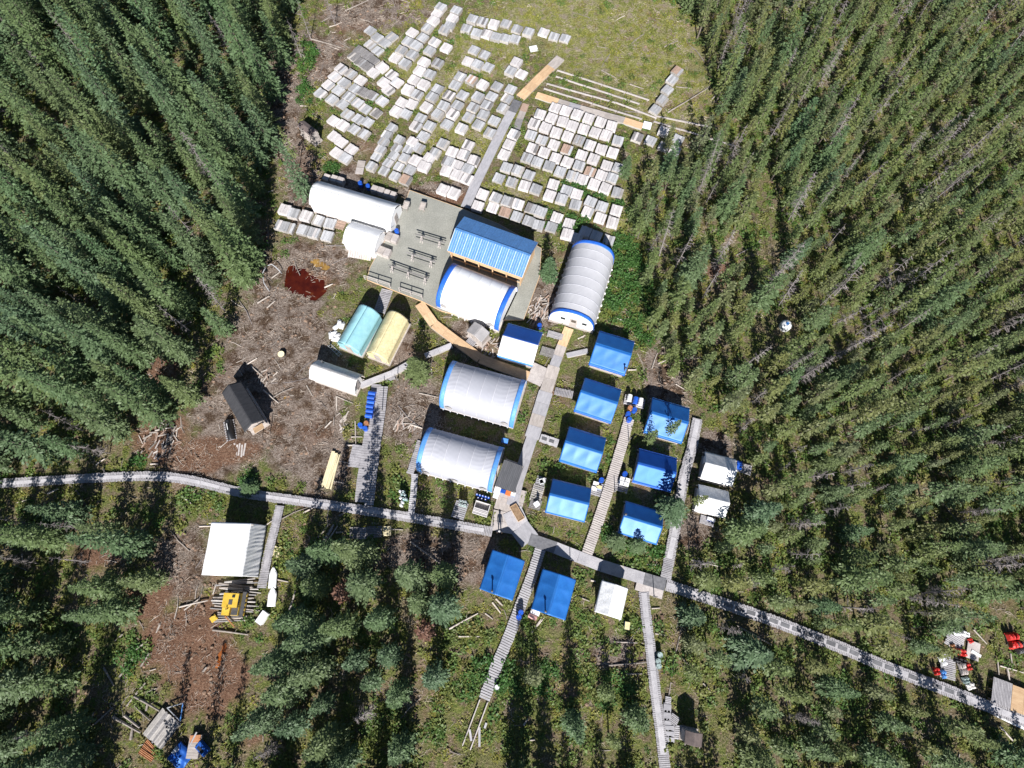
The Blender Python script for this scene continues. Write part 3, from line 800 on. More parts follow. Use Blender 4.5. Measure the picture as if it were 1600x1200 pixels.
gable('storage_tent', 'pale yellow tarp tent with a torn right edge', Q(za,(1065,562),(1255,635),(1115,995),(945,930)), 1.5, 2.9, axis='y', roof='yellow_tarp', wall='yellow_tarp', sag=0.05, ribs=3, round_=0.25, over=0.1)
gable('cabin', 'small cabin with black ridge roof in the muddy clearing', Q(zc,(370,385),(525,290),(705,625),(530,735)), 2.2, 3.1, axis='y', roof='black_roofing', wall='old_plywood', sag=0.0, cat='cabin', vdrop=0.1, door='left')
gable('small_shed', 'little weathered shed with brown roof left of the core box field', Q(S(400,0),(372,1025),(415,985),(500,1110),(430,1165)), 1.9, 2.2, axis='y', roof='brown_roofing', wall='old_plywood', sag=0.0, cat='shed', over=0.08)
gable('small_shed', 'grey metal roofed shed in the angle of the tan path', Q(z6,(420,610),(500,545),(605,640),(545,735)), 1.8, 2.25, axis='x', roof='grey_metal', wall='old_plywood', sag=0.0, cat='shed', over=0.08)
gable('outhouse', 'dark brown roofed outhouse beside the narrow bottom walk', Q(S(930,970),(725,900),(885,940),(900,1055),(765,1030)), 2.0, 2.5, axis='y', roof='brown_roofing', wall='grey_plywood', sag=0.0, cat='outhouse', over=0.1)

# flat-roofed tarp building with a grey side flap
ctr, an, L, W = fit_rect(*Q(zl,(275,300),(592,305),(525,752),(198,735)), 3.3)
root = thing('tarp_building', 'bright white tarp building with a wrinkled grey side wall by the plank walk', 'building', (ctr.x, ctr.y, 0), an)
KEEP_RECT.append((ctr.x, ctr.y, L / 2 + 1.2, W / 2 + 0.4, an))
MB().sheet(lambda u, v: ((u - .5) * L, (v - .5) * W, 3.35 + 0.16 * (1 - u) - 0.02 * math.sin(u * 19) + 0.03 * math.sin(v * 9 + u * 4)), 24, 24, 0.03).build('roof', 'white_tarp', root, smooth=True)
MB().sheet(lambda u, v: (L / 2 + 0.01 + (1 - v) * 0.55 + 0.022 * math.sin(u * 61 + 5 * v + 3 * math.sin(u * 9)) * (1 - v) + 0.02 * math.sin(u * 17 + 9 * v) + 0.012 * math.sin(u * 90 + 14 * v), (u - .5) * W * (1.0 + 0.02 * (1 - v)), 0.25 + v * 3.1), 60, 12, 0.03).build('side_flap', 'white_tarp', root, smooth=True)
MB().box((-L / 2 + 0.05, 0, 1.7), (0.05, W - 0.1, 3.2)).build('side_wall', 'white_canvas', root)
MB().box((0, W / 2 - 0.08, 1.68), (L - 0.16, 0.05, 3.2)).build('back_wall', 'white_canvas', root)
MB().box((-L * 0.3, -W / 2 + 0.12, 1.68), (L * 0.36, 0.05, 3.2)).build('front_wall', 'white_canvas', root)
MB().box((0, 0, 0.1), (L + 0.6, W, 0.3)).build('floor_platform', 'old_plywood', root)
for sx in (-1, 1):
    for sy in (-1, 1): MB().box((sx * (L / 2 - 0.1), sy * (W / 2 - 0.2), 1.7), (0.1, 0.1, 3.2)).build('post', 'fresh_log', root)
MB().tube((-L / 2 - 0.4, W / 2 - 0.15, 3.25), (L / 2 + 0.3, W / 2 - 0.15, 3.2), 0.05, n=6).build('eave_pole', 'fresh_log', root)

# ------------------------------------------------------------------ arch shelters
def arch(name, label, corners, h, axis='x', cover='grey_fabric', band='band_light_blue', zs=0.3, zn=1.5, ribs=6, bandw=0.55, base=0.3, vents=2, door=None, wr=0.02, power=0.72, group='arched fabric shelters', cut=0.0):
    ctr, an, L, W = fit_rect(*corners, zn, zs)
    root = thing(name, label, 'shelter', (ctr.x, ctr.y, 0), an, group)
    KEEP_RECT.append((ctr.x, ctr.y, L / 2 + 0.3, W / 2 + 0.3, an))
    A, B = (L, W) if axis == 'x' else (W, L)
    T = (lambda x, y, z: (x, y, z)) if axis == 'x' else (lambda x, y, z: (-y, x, z))
    seed = rng.random() * 40
    def prof(v, add=0.0):
        a = math.pi * v
        c, s_ = math.cos(a), math.sin(a)
        r = math.copysign(abs(c) ** 0.9, c)
        return r * (B / 2 + add), base + (h + add - base) * (max(0, s_) ** power)
    def f(u, v):
        y, z_ = prof(v)
        q = (u * ribs) % 1.0
        k = 0.016 * math.sin(math.pi * q) * math.sin(math.pi * v)
        w = wr * 0.22 * (math.sin(70 * v + 11 * math.sin(9 * u + seed)) * 0.6 + math.sin(120 * v - 14 * math.sin(6 * u + seed * 2))) * (abs(u - 0.5) * 2.0 + 0.12) * math.sin(math.pi * v)
        s_ = 1 - (k - w) / (B / 2)
        return T((u - .5) * A, -y * s_, base + (z_ - base) * s_)
    MB().sheet(f, 72, 110, 0.03).build('fabric_cover', cover, root, smooth=True)
    if band:
        for e in (0, 1):
            def bf(u, v, e=e):
                y, z_ = prof(v, 0.035)
                x = (-A / 2 - 0.03 + u * bandw) if e == 0 else (A / 2 + 0.03 - bandw + u * bandw)
                return T(x, -y, z_ + 0.01 * math.sin(30 * v))
            MB().sheet(bf, 3, 40, 0.03).build('end_band', band, root, smooth=True)
    for k in range(1, ribs):
        def sf(u, v, k=k):
            y, z_ = prof(v, 0.012)
            return T((k / ribs - .5) * A - 0.035 + u * 0.07, -y, z_)
        MB().sheet(sf, 1, 40, 0.02).build('seam', 'seam_cloth' if cover != 'white_tarp' else 'white_canvas', root, smooth=True)
    for e in (-1, 1):
        n = 24
        mb = MB()
        ring = [prof(i / n, -0.05) for i in range(n + 1)]
        x = e * (A / 2 - 0.12)
        vs = [T(x, y, z_) for y, z_ in ring] + [T(x - e * 0.05, y, z_) for y, z_ in ring]
        fs = [tuple(range(n + 1)), tuple(range(2 * n + 1, n, -1))] + [(i, (i + 1) % (n + 1), (i + 1) % (n + 1) + n + 1, i + n + 1) for i in range(n + 1)]
        mb.add(vs, fs)
        mb.build('end_wall', 'white_tarp', root)
    mb = MB(); mb.box((0, 0, base / 2 - 0.08), (L + 0.1, W + 0.1, base + 0.16)); mb.build('floor_platform', 'old_plywood', root)
    for e in (-1, 1):
        mb = MB()
        for k in range(int(A / 0.9)):
            x = -A / 2 + 0.4 + k * 0.9
            mb.box(T(x, e * (B / 2 + 0.12), 0.2), (0.09, 0.16, 0.5), 0 if axis == 'x' else math.pi / 2)
        mb.build('anchor_blocks', 'white_plastic', root)['kind'] = 'stuff'
        mb = MB(); mb.tube(T(-A / 2, e * (B / 2 + 0.02), base + 0.06), T(A / 2, e * (B / 2 + 0.02), base + 0.06), 0.05, n=6); mb.build('base_rail', 'pale_wood', root)
    for k in range(vents):
        x = (-0.38 + 0.76 * k / max(1, vents - 1)) * A
        y, z_ = prof(0.93)
        mb = MB()
        mb.sheet(lambda u, v: T(x + (u - .5) * 0.9, -(abs(y) + 0.06 + 0.14 * math.sin(math.pi * u) * (1 - v)), z_ - 0.25 + v * 0.55 * math.sin(math.pi * (0.12 + 0.76 * u))), 8, 3, 0.02)
        mb.build('vent_flap', 'grey_metal', root)
    if door is not None:
        e, off = door
        x = e * (A / 2 - 0.06)
        sz = (0.06, 1.0, 2.0) if axis == 'x' else (1.0, 0.06, 2.0)
        mb = MB(); mb.box(T(x, off, base + 1.0), sz); d = mb.build('door', 'old_plywood', root)
        sz = (0.03, 0.6, 0.6) if axis == 'x' else (0.6, 0.03, 0.6)
        mb = MB(); mb.box(T(x + e * 0.045, off, base + 1.5), sz); mb.build('window', 'glass_dark', d)
        for s in (-1, 1):
            mb = MB(); sz = (0.05, 0.6, 0.45) if axis == 'x' else (0.6, 0.05, 0.45)
            mb.box(T(x + e * 0.01, off + s * 1.4, base + 1.45), sz); mb.build('window', 'glass_dark', root)
    return root
zf = S(850, 230); zg = S(620, 540); zh = S(620, 650)
arch('arch_shelter', 'white arched shelter with bright blue end bands on the deck', [(711,413),(808,450),(779,517),(684,479)], 3.6, cover='white_tarp', band='band_blue', zs=0.6, base=0.5, ribs=6, wr=0.012, vents=2, bandw=0.62)
arch('arch_shelter', 'upper of the two grey arched shelters with light blue end bands', Q(zg,(480,130),(1085,290),(965,690),(365,515)), 3.7, ribs=6, wr=0.03, bandw=0.55)
arch('arch_shelter', 'lower of the two grey arched shelters, dark lean-to at its right end', [(673.5,667),(790.5,700),(766,768),(653,737)], 3.7, ribs=6, wr=0.028, bandw=0.55, vents=3)
arch('arch_shelter', 'long silver arched shelter running up toward the core box grid', [(892,388),(957,406),(929,517),(859,497)], 4.0, axis='y', cover='silver_fabric', band='band_blue', zs=0.9, zn=0.9, ribs=8, wr=0.016, vents=0, door=(-1, -0.25), bandw=0.5)

# ------------------------------------------------------------------ blue metal roofed shed
rw, re_ = g(840, 395), g(1490, 640)
nw, ne, se, sw = g(935, 312), g(1545, 525), g(1422, 822), g(800, 595)
ctr, an, L, W = fit_rect(nw, ne, se, sw, 3.2)
root = thing('metal_roof_shed', 'open wooden shed with ribbed bright blue metal roof on the deck', 'shed', (ctr.x, ctr.y, 0), an)
KEEP_RECT.append((ctr.x, ctr.y, L / 2 + 0.3, W / 2 + 0.3, an))
rz_ = 4.3
for side in (1, -1):
    n = max(8, int(L / 0.92))
    for k in range(n):                                     # each roofing sheet is a piece of its own
        x0, x1 = -L / 2 + L * k / n, -L / 2 + L * (k + 1) / n
        def rf(u, v, s=side):
            uu = u if s == -1 else 1 - u
            x = x0 + (x1 - x0) * uu * 1.0
            return (x, s * (0.01 + (1 - v) * W / 2) if s == -1 else s * (0.01 + (1 - v) * W / 2), 3.2 + (rz_ - 3.2) * v + 0.003 * (k % 2))
        MB().sheet(rf, 2, 2, 0.02).build('roof_sheet', 'blue_metal', root)
    rb = MB()
    sl = math.atan2(rz_ - 3.2, W / 2)
    ll = math.hypot(rz_ - 3.2, W / 2)
    for k in range(n * 3 + 1):
        x = -L / 2 + L * k / (n * 3)
        big = k % 3 == 0
        rb.box((x, side * W / 4, (3.2 + rz_) / 2 + 0.02), (0.075 if big else 0.03, ll, 0.05 if big else 0.03), rx=-side * sl)
    rb.build('roof_ribs', 'sunlit_rib' if side == -1 else 'blue_metal', root)['kind'] = 'stuff'  # south ribs get a paler colour with the sun's sheen painted in
MB().box((0, 0, rz_ + 0.02), (L, 0.3, 0.03)).build('ridge_cap', 'blue_metal', root)
for e in (-1, 1):
    for side in (1, -1):
        MB().box((e * (L / 2 + 0.03), side * W / 4, (3.2 + rz_) / 2 - 0.06), (0.05, math.hypot(rz_ - 3.2, W / 2), 0.16), rx=-side * math.atan2(rz_ - 3.2, W / 2)).build('barge_board', 'plywood', root)
MB().box((0, -W / 2 + 0.02, 3.02), (L, 0.05, 0.3)).build('fascia', 'plywood', root)
MB().box((0, -W / 2 + 0.55, 2.2), (L - 0.5, 0.06, 1.6)).build('front_wall', 'plywood', root)
MB().box((0, W / 2 - 0.35, 1.85), (L - 0.5, 0.06, 2.6)).build('back_wall', 'plywood', root)
for e in (-1, 1): MB().box((e * (L / 2 - 0.3), 0, 1.85), (0.06, W - 0.8, 2.6)).build('end_wall', 'plywood', root)
for k in range(6): MB().box((-L / 2 + 0.3 + k * (L - 0.6) / 5, -W / 2 + 0.2, 1.8), (0.12, 0.12, 2.5)).build('post', 'plywood', root)
MB().box((0, -W / 2 + 0.35, 0.95), (L - 0.6, 0.1, 0.1)).build('rail', 'plywood', root)
# dark lean-to roof against the lower arch shelter
ctr, an, L, W = fit_rect(*Q(zg,(890,948),(1052,1005),(985,1228),(822,1170)), 2.5)
root = thing('lean_to', 'dark grey corrugated lean-to roof between the lower arch shelter and central walk', 'shelter', (ctr.x, ctr.y, 0), an)
KEEP_RECT.append((ctr.x, ctr.y, L / 2, W / 2, an))
for k in range(4):
    w = L / 4
    MB().sheet(lambda u, v: (-L / 2 + w * k + u * w * 1.0, (v - .5) * W, 2.5 - 0.02 * k + 0.012 * math.sin(u * 6 * math.pi)), 18, 2, 0.02).build('roof_sheet', 'charcoal_roofing', root)
for sx in (-1, 1):
    for sy in (-1, 1): MB().box((sx * (L / 2 - 0.1), sy * (W / 2 - 0.1), 1.3), (0.1, 0.1, 2.3)).build('post', 'fresh_log', root)
MB().box((0, W / 2 - 0.1, 1.2), (L - 0.2, 0.05, 2.0)).build('back_wall', 'old_plywood', root)
MB().box((0, 0, 0.18), (L, W + 1.2, 0.1)).build('floor', 'old_plywood', root)
# plywood awning and porch on the black cabin
ctr, an, L, W = fit_rect(*Q(zc,(605,690),(690,645),(710,685),(640,735)), 1.9)
o = MB().box((0, 0, 1.9), (L, W, 0.04), rx=-0.25).build('porch_awning', 'plywood', None, (ctr.x, ctr.y, 0), an)
for sx in (-1, 1): MB().tube((sx * (L / 2 - 0.06), -W / 2 + .05, 0), (sx * (L / 2 - 0.06), -W / 2 + .05, 1.72), 0.05, n=6).build('post', 'log', o)
tag(o, 'tan plywood awning at the lower end of the black-roofed cabin', 'awning')
# ------------------------------------------------------------------ core box stacks
ORD = ['first','second','third','fourth','fifth','sixth','seventh','eighth','ninth','tenth','eleventh','twelfth','thirteenth']
def lid_meshes():
    out = {}
    for mat in ('weathered_wood', 'pale_wood', 'dark_wood', 'rust_wood'):
        L = []
        for k in range(3):
            mb = MB()
            mb.box((0, 0, 0.03), (0.325, 1.42 - 0.03 * k, 0.06))
            mb.box((0, 0.55, 0.066), (0.31, 0.07, 0.014)); mb.box((0, -0.55, 0.066), (0.31, 0.07, 0.014))
            if k: mb.box((0.05 * k - 0.1, 0, 0.064), (0.02, 1.3, 0.01))
            L.append(mb.mesh('core_box', mat))
        out[mat] = L
    return out
LIDS = lid_meshes()
BODY = {}
def body_mesh(layers, mat):
    if (layers, mat) not in BODY:
        mb = MB()
        for k in range(layers):
            for i in range(4):
                mb.box(((i - 1.5) * 0.345 + rng.uniform(-.012, .012), rng.uniform(-.02, .02), 0.12 + 0.135 * k + 0.062), (0.325, 1.42, 0.118))
        BODY[(layers, mat)] = mb.mesh('lower_boxes', mat)
    return BODY[(layers, mat)]
mb = MB()
for x in (-0.6, 0, 0.6): mb.box((x, 0, 0.03), (0.1, 1.35, 0.1))
for y in (-0.55, -0.2, 0.2, 0.55): mb.box((0, y, 0.095), (1.36, 0.14, 0.03))
PALLET = mb.mesh('pallet', 'side_wood')
STACKS = []
def stack(px, an_img, label, group, mat, layers, sx=1.0, sy=1.0, missing=0.05, jit=0.04):
    top = 0.12 + 0.135 * layers + 0.07
    a = P(px[0], px[1], top)
    ca, sa = math.cos(R(an_img)), math.sin(R(an_img))
    b = P(px[0] + 10 * ca, px[1] + 10 * sa, top)
    an = heading(a, b) + rng.uniform(-jit, jit)
    root = thing('core_box_stack', label, 'core boxes', (a.x, a.y, 0), an, group)
    root.scale = (sx, sy, 1)
    obj('pallet', PALLET, root)
    if layers: obj('lower_boxes', body_mesh(layers, 'side_wood' if mat != 'pale_wood' else 'pale_wood'), root)
    for i in range(4):
        if rng.random() < missing: continue
        m = mat
        if rng.random() < 0.10: m = rng.choice(['weathered_wood', 'dark_wood', 'pale_wood'])
        c = obj('core_box', rng.choice(LIDS[m]), root, ((i - 1.5) * 0.345 + rng.uniform(-.012, .012), rng.uniform(-0.03, 0.03), 0.12 + 0.135 * layers + (0.06 if rng.random() < 0.04 else 0)), rng.uniform(-0.02, 0.02))
    KEEP_RECT.append((a.x, a.y, 0.75 * sx, 0.75 * sy, an))
    STACKS.append((a.x, a.y))
    return root
def rows(zm, cluster, an, mat, data, layers=(2, 4), sx=1.07, sy=1.04, **kw):
    word = {'weathered_wood': 'grey', 'pale_wood': 'pale', 'dark_wood': 'dark grey', 'rust_wood': 'brown'}[mat]
    for r, row in enumerate(data):
        row = sorted(row, key=lambda p: p[0])
        for i, p in enumerate(row):
            m = mat; w = word
            if len(p) > 2: m = {'d': 'dark_wood', 'p': 'pale_wood', 'r': 'rust_wood', 'g': 'weathered_wood'}[p[2]]; w = {'d': 'dark', 'p': 'pale', 'r': 'brown', 'g': 'grey'}[p[2]]
            pos = 'alone' if len(row) == 1 else ORD[i]
            stack(zm(p[0], p[1]), an + rng.uniform(-2, 2), f'{w} core box stack, {pos} in {ORD[r]} row, {cluster}', 'core box stacks, ' + cluster, m, rng.randint(*layers), sx, sy, **kw)
A_ = S(400, 0); B_ = S(650, 0); C_ = S(850, 50); D_ = S(400, 180); E_ = S(650, 180); F_ = S(850, 230)
rows(A_, 'far left cluster of the field', 33, 'weathered_wood', [[(705,565,'p'),(787,608)],[(652,632,'p'),(732,684)],[(598,700,'p'),(684,748)],[(535,772),(630,822)]])
rows(A_, 'middle left cluster', 31, 'weathered_wood', [[(870,662,'p')],[(822,735),(895,762,'d'),(965,792,'d')],[(770,800),(1050,838)],[(720,866),(845,852)],[(912,905),(1000,938,'d')],[(760,945),(852,988),(930,1015)],[(643,1000,'p'),(720,1036,'p'),(815,1072),(900,1112)]], layers=(1, 3))
rows(A_, 'slanted rows near the top left', 34, 'dark_wood', [[(952,252,'g'),(1010,308,'g')],[(1132,303,'g'),(1075,355,'g')],[(950,368,'g'),(1015,420,'g')],[(860,415),(925,458),(978,502)],[(812,465),(868,512),(925,548)]], layers=(1, 3))
rows(A_, 'pale group beside the slanted rows', 35, 'pale_wood', [[(1050,552)],[(975,600)],[(1130,618),(1175,682)],[(1062,680),(1100,740)]], layers=(2, 3))
rows(A_, 'block in the upper middle left', 25, 'weathered_wood', [[(1300,265,'p'),(1388,308)],[(1265,338),(1335,372)],[(1210,412),(1300,448)],[(1158,478,'p'),(1240,520)]])
rows(A_, 'block in the centre left', 25, 'pale_wood', [[(1315,660),(1396,695)],[(1262,738),(1342,782,'g')],[(1215,850),(1297,862)],[(1165,918),(1250,945,'g')]])
rows(A_, 'block left of the mossy strip', 25, 'weathered_wood', [[(1370,980)],[(1330,1045,'p')]])
rows(B_, 'narrow file at the top middle', 25, 'weathered_wood', [[(205,52)],[(176,105,'p')],[(142,162,'p')],[(95,228)]])
rows(B_, 'second narrow file at the top middle', 20, 'weathered_wood', [[(335,80)],[(302,145,'p')],[(278,205)],[(238,240)]])
rows(B_, 'long double row along the top edge', 17, 'weathered_wood', [[(470,150),(555,172),(648,190,'p'),(750,192),(842,238),(937,258),(1065,265,'p'),(1152,300),(1242,315)],[(420,232),(505,268),(588,275,'p'),(668,300),(745,312),(826,320)]])
rows(B_, 'short column below the narrow files', 24, 'weathered_wood', [[(155,345,'p'),(250,390,'p')],[(112,415)],[(65,508,'p'),(180,518)],[(28,582,'p'),(115,612)]])
rows(B_, 'small rows below the long double row', 22, 'weathered_wood', [[(485,412),(570,450)],[(432,505,'p'),(512,530),(602,555)],[(838,510,'p')],[(790,585),(880,612,'p')]])
rows(B_, 'field left of the grey sheet path', 23, 'weathered_wood', [[(368,635),(462,660,'r'),(555,698,'p')],[(325,705),(675,715),(790,740)],[(275,788,'d'),(388,788),(515,800),(630,800),(760,815)],[(475,890),(590,870),(725,895)],[(438,972),(560,950),(652,1002)],[(520,1035),(615,1100)]])
rows(B_, 'columns in the field centre', 25, 'weathered_wood', [[(178,738)],[(132,800),(345,872)],[(85,885,'p'),(228,875)],[(180,945),(305,942,'p')],[(112,1045),(258,1030),(378,1062,'p')],[(60,1135)]])
rows(B_, 'top of the right grid', 17, 'pale_wood', [[(1160,892),(1250,915),(1345,945),(1440,980),(1540,1010)],[(1035,945),(1130,975),(1225,1005),(1305,1040),(1400,1068),(1495,1095)],[(985,1022),(1080,1055),(1170,1095),(1265,1130),(1360,1160,'g')],[(958,1120,'g'),(1050,1162,'g')]], layers=(3, 4))
rows(C_, 'upper right end of the grid', 17, 'pale_wood', [[(565,775)],[(520,850),(618,900,'g')],[(385,935),(480,970),(575,998)],[(315,1020),(415,1050),(525,1108),(620,1130,'g')]], layers=(3, 4))
rows(E_, 'middle of the right grid', 18, 'pale_wood', [[(1150,240)],[(970,268),(1070,302),(1165,350),(1262,382),(1360,415,'g'),(1258,280,'r')],[(925,350,'g'),(1012,385,'g'),(1110,418,'g'),(1202,465,'g'),(1305,500,'g'),(1390,530)]], layers=(3, 4))
rows(F_, 'right edge of the grid', 18, 'pale_wood', [[(385,200,'r'),(480,230),(570,252,'g')],[(420,300),(515,335),(615,372,'g')],[(390,450,'g'),(485,490,'g'),(605,520)],[(365,535),(470,585),(575,620)],[(345,700),(435,735),(540,772,'g')]], layers=(2, 4))
rows(E_, 'grid below the leafy strip', 18, 'weathered_wood', [[(755,430),(850,452),(942,495)],[(690,522),(800,555),(905,582,'p'),(1000,612)],[(1145,572,'p'),(1255,622),(1342,652,'p')],[(1115,662,'p'),(1215,692),(1330,742)]])
rows(E_, 'two rows behind the blue metal roof', 18, 'weathered_wood', [[(555,655,'p'),(665,682),(760,712),(852,738,'p'),(960,772),(1040,800)],[(515,752,'p'),(640,765,'p'),(742,805,'r'),(840,842),(940,878),(1020,912)],[(1175,850,'p'),(1275,900,'p')],[(1130,930),(1260,985,'p'),(1340,1022,'p')]])
rows(E_, 'file right of the grey sheet path', 20, 'pale_wood', [[(815,152)],[(775,240)],[(735,322)]], layers=(3, 4))
rows(E_, 'pale block left of the grey sheet path', 20, 'pale_wood', [[(435,245)],[(300,300),(395,322)],[(265,380,'g'),(345,412),(480,370)],[(252,455),(340,488),(430,442,'g')],[(425,525)],[(225,612),(315,642)]], layers=(3, 4))
rows(E_, 'in moss by the pale block', 20, 'weathered_wood', [[(225,232)]], layers=(2, 3))
rows(D_, 'rows above the long white shelter', 30, 'pale_wood', [[(648,172),(710,222)],[(668,308),(792,280)],[(742,352,'g')]], layers=(1, 3))
rows(D_, 'slanting columns above long white shelter', 24, 'weathered_wood', [[(1130,100),(1195,200),(1300,212,'p')],[(1087,160),(1170,270),(1265,282)],[(1062,215),(1145,332),(1235,350)],[(1035,280),(1100,395),(1190,425)],[(1002,340),(1065,460),(1155,502)],[(962,420)]], sx=0.92, sy=0.92)
rows(D_, 'columns just above the deck', 24, 'weathered_wood', [[(1395,170)],[(1357,268)],[(1325,368,'p')],[(1282,452)],[(1245,532,'r'),(1440,352,'p'),(1490,310)],[(1400,420,'p')]])
rows(D_, 'double row below the long white shelter', 15, 'weathered_wood', [[(235,780,'p'),(310,812),(412,832,'p'),(515,872),(615,898)],[(270,932),(390,952),(480,975),(592,1002),(205,915)]], layers=(3, 4))
rows(C_, 'group by spruces at the grid corner', 20, 'weathered_wood', [[(1000,822,'p'),(1120,892)],[(780,872,'d'),(890,902)],[(1000,952),(1092,985,'p')]], layers=(2, 3))
rows(C_, 'long grey pile lying alone in the moss', 30, 'weathered_wood', [[(1112,318,'r')],[(1070,392)],[(1030,478)],[(990,560)],[(930,640)]], layers=(2, 3), sx=0.98, jit=0.01)

# ------------------------------------------------------------------ small things
def drum_mesh(mat, h=0.88, r=0.29):
    return MB().lathe([(r * .96, 0), (r, 0.02), (r, h * .3), (r * 1.04, h * .33), (r, h * .36), (r, h * .63), (r * 1.04, h * .66), (r, h * .69), (r, h - .02), (r * .96, h), (r * .93, h), (r * .93, h - .03)], 16).mesh('drum', mat, False)
BUNG = MB().lathe([(0.045, 0), (0.045, 0.03), (0.03, 0.035)], 8).mesh('bung', 'dark_steel')
DR = {k: drum_mesh(m) for k, m in (('blue', 'blue_plastic'), ('rust', 'rusty_steel'), ('white', 'white_plastic'), ('green', 'grey_green_paint'))}
def drum(px, kind, label, z0=0.0, lying=None, group=None, s=1.0):
    p = P(px[0], px[1], z0 + (0.3 if lying is not None else 0.85) * s)
    if lying is None:
        o = obj('drum', DR[kind], None, (p.x, p.y, z0), rng.random() * 6, (s, s, s))
    else:
        o = obj('drum', DR[kind], None, (p.x, p.y, z0 + 0.3 * s), 0, (s, s, s))
        M = Matrix.Rotation(lying, 4, 'Z') @ Matrix.Rotation(math.pi / 2, 4, 'Y') @ Matrix.Translation((0, 0, -0.44))
        o.matrix_world = Matrix.Translation((p.x, p.y, z0 + 0.3 * s)) @ M @ Matrix.Scale(s, 4)
    tag(o, label, 'drum', group)
    for x in (-0.17, 0.17): obj('bung', BUNG, o, (x, 0, 0.85))
    return o
ze = S(480, 540)
for k, (x, y) in enumerate([(541,398),(533,434),(531,470),(524,507),(522,545),(516,585)]):
    drum(ze(x, y), 'blue', f'blue drum lying on the plank walk, {ORD[k]} from the top of the file of six', 0.32, -0.15, 'blue drums lying on the double plank walk')
drum(ze(440,660), 'blue', 'upright blue drum left of the orange-topped one below the file of drums', 0.0)
drum(ze(490,645), 'rust', 'upright drum with orange rusty top below the file of blue drums', 0.0)
drum(ze(481,688), 'blue', 'upright blue drum nearest the camera below the file of drums', 0.0)
st = S(850, 480)
ctr, an, L, W = fit_rect(*Q(st,(680,725),(845,770),(830,850),(660,805)), 0.5)
root = thing('drum_stand', 'low wooden stand carrying drums between two blue tents', 'stand', (ctr.x, ctr.y, 0), an)
for k in range(6): MB().box((0, -W / 2 + 0.1 + k * (W - .2) / 5, 0.5), (L, 0.14, 0.04)).build('slat', 'board_centre', root)
for sx in (-1, 1):
    for sy in (-1, 1): MB().box((sx * (L / 2 - .1), sy * (W / 2 - .1), 0.24), (0.1, 0.1, 0.48)).build('leg', 'log', root)
drum(st(712,758), 'white', 'white drum lying on the stand between two blue tents', 0.52, 1.3)
drum(st(762,778), 'blue', 'blue drum lying in the middle of the drum stand', 0.52, 1.3)
drum(st(805,788), 'white', 'white drum at the right end of the drum stand', 0.52, 1.3)
drum(st(720,836), 'rust', 'orange-topped drum in front of the drum stand', 0.3)
drum(st(757,852), 'blue', 'blue drum right of the orange-topped one by the drum stand', 0.3)
drum(st(705,886), 'blue', 'blue drum in the middle at the head of the slatted walk', 0.35)
drum(st(714,932), 'blue', 'blue drum furthest onto the slatted walk between blue tents', 0.35)
drum(z2(730,640), 'blue', 'blue drum above the four white coolers by the middle right tent', 0.0)
drum(z2(535,692), 'blue', 'blue drum above the coolers by the lowest left tent', 0.0)
drum(z6(1030,575), 'blue', 'small blue drum in shade left of the long arch shelter front', 0.2)
drum(z5(607,945), 'blue', 'upper blue drum standing on the sloping slatted walk', 0.36)
drum(z5(590,985), 'blue', 'lower blue drum standing on the sloping slatted walk', 0.36)
zb = S(930, 970)
drum(zb(543,285), 'green', 'topmost grey-green drum right of the narrow bottom walk', 0.0)
drum(zb(528,338), 'green', 'middle pale grey drum right of the narrow bottom walk', 0.0)
drum(zb(533,380), 'green', 'lowest grey-green drum right of the narrow bottom walk', 0.0)
drum(S(700,970)(408,555), 'white', 'white pail at the lower end of the sloping slatted walk', 0.0, s=0.85)
drum(zd(930,585), 'blue', 'right blue drum in shade behind the long white shelter', 0.0)
drum(zd(865,560), 'blue', 'left blue drum in shade behind the long white shelter', 0.0)
drum(g(370,425), 'blue', 'blue drum at the right end of the small white shelter', 0.5)

def cooler(px, label, mat='white_plastic', z0=0.2, an=-0.3, size=(0.62, 0.4, 0.4), lid='white_plastic', group=None):
    p = P(px[0], px[1], z0 + size[2])
    o = MB().box((0, 0, size[2] * .42), (size[0], size[1], size[2] * .84)).box((0, 0, 0.02), (size[0] * .9, size[1] * .9, 0.05)).build('cooler', mat, None, (p.x, p.y, z0), an)
    tag(o, label, 'cooler', group)
    MB().box((0, 0, size[2] * .92), (size[0] * 1.04, size[1] * 1.04, size[2] * .16)).build('lid', lid, o)
    for s in (-1, 1): MB().box((s * size[0] * .53, 0, size[2] * .6), (0.03, 0.2, 0.05)).build('handle', 'dark_steel', o)
    return o
def pallet(px, label, size=(1.2, 1.0), z0=0.0, an=-0.3, mat='boardwalk', n=7, group=None, name='pallet', cat='pallet'):
    p = P(px[0], px[1], z0 + 0.16)
    root = thing(name, label, cat, (p.x, p.y, z0), an, group)
    for i in range(n): MB().box((0, (i + .5) / n * size[1] - size[1] / 2, 0.145), (size[0], size[1] / n * .72, 0.03)).build('slat', mat, root)
    for s in (-1, 0, 1): MB().box((s * (size[0] / 2 - .06), 0, 0.045), (0.1, size[1], 0.165)).build('bearer', mat, root)
    KEEP_RECT.append((p.x, p.y, size[0] / 2, size[1] / 2, an))
    return root
pallet(z2(705,735), 'slatted stand under four white coolers by the slatted walk', (1.5, 1.7))
for k, (q, w) in enumerate([((712,683),'upper left'),((748,692),'upper right'),((698,715),'lower left'),((738,727),'lower right')]):
    cooler(z2(*q), w + ' of four white coolers by the middle right blue tent', z0=0.16)
pallet(z2(495,770), 'slatted stand beside the lowest tent of the left blue row', (1.3, 1.6))
cooler(z2(487,722), 'white cooler right of the lowest left blue tent, upper one', z0=0.16)
cooler(z2(472,762), 'white cooler right of the lowest left blue tent, lower one', z0=0.16)
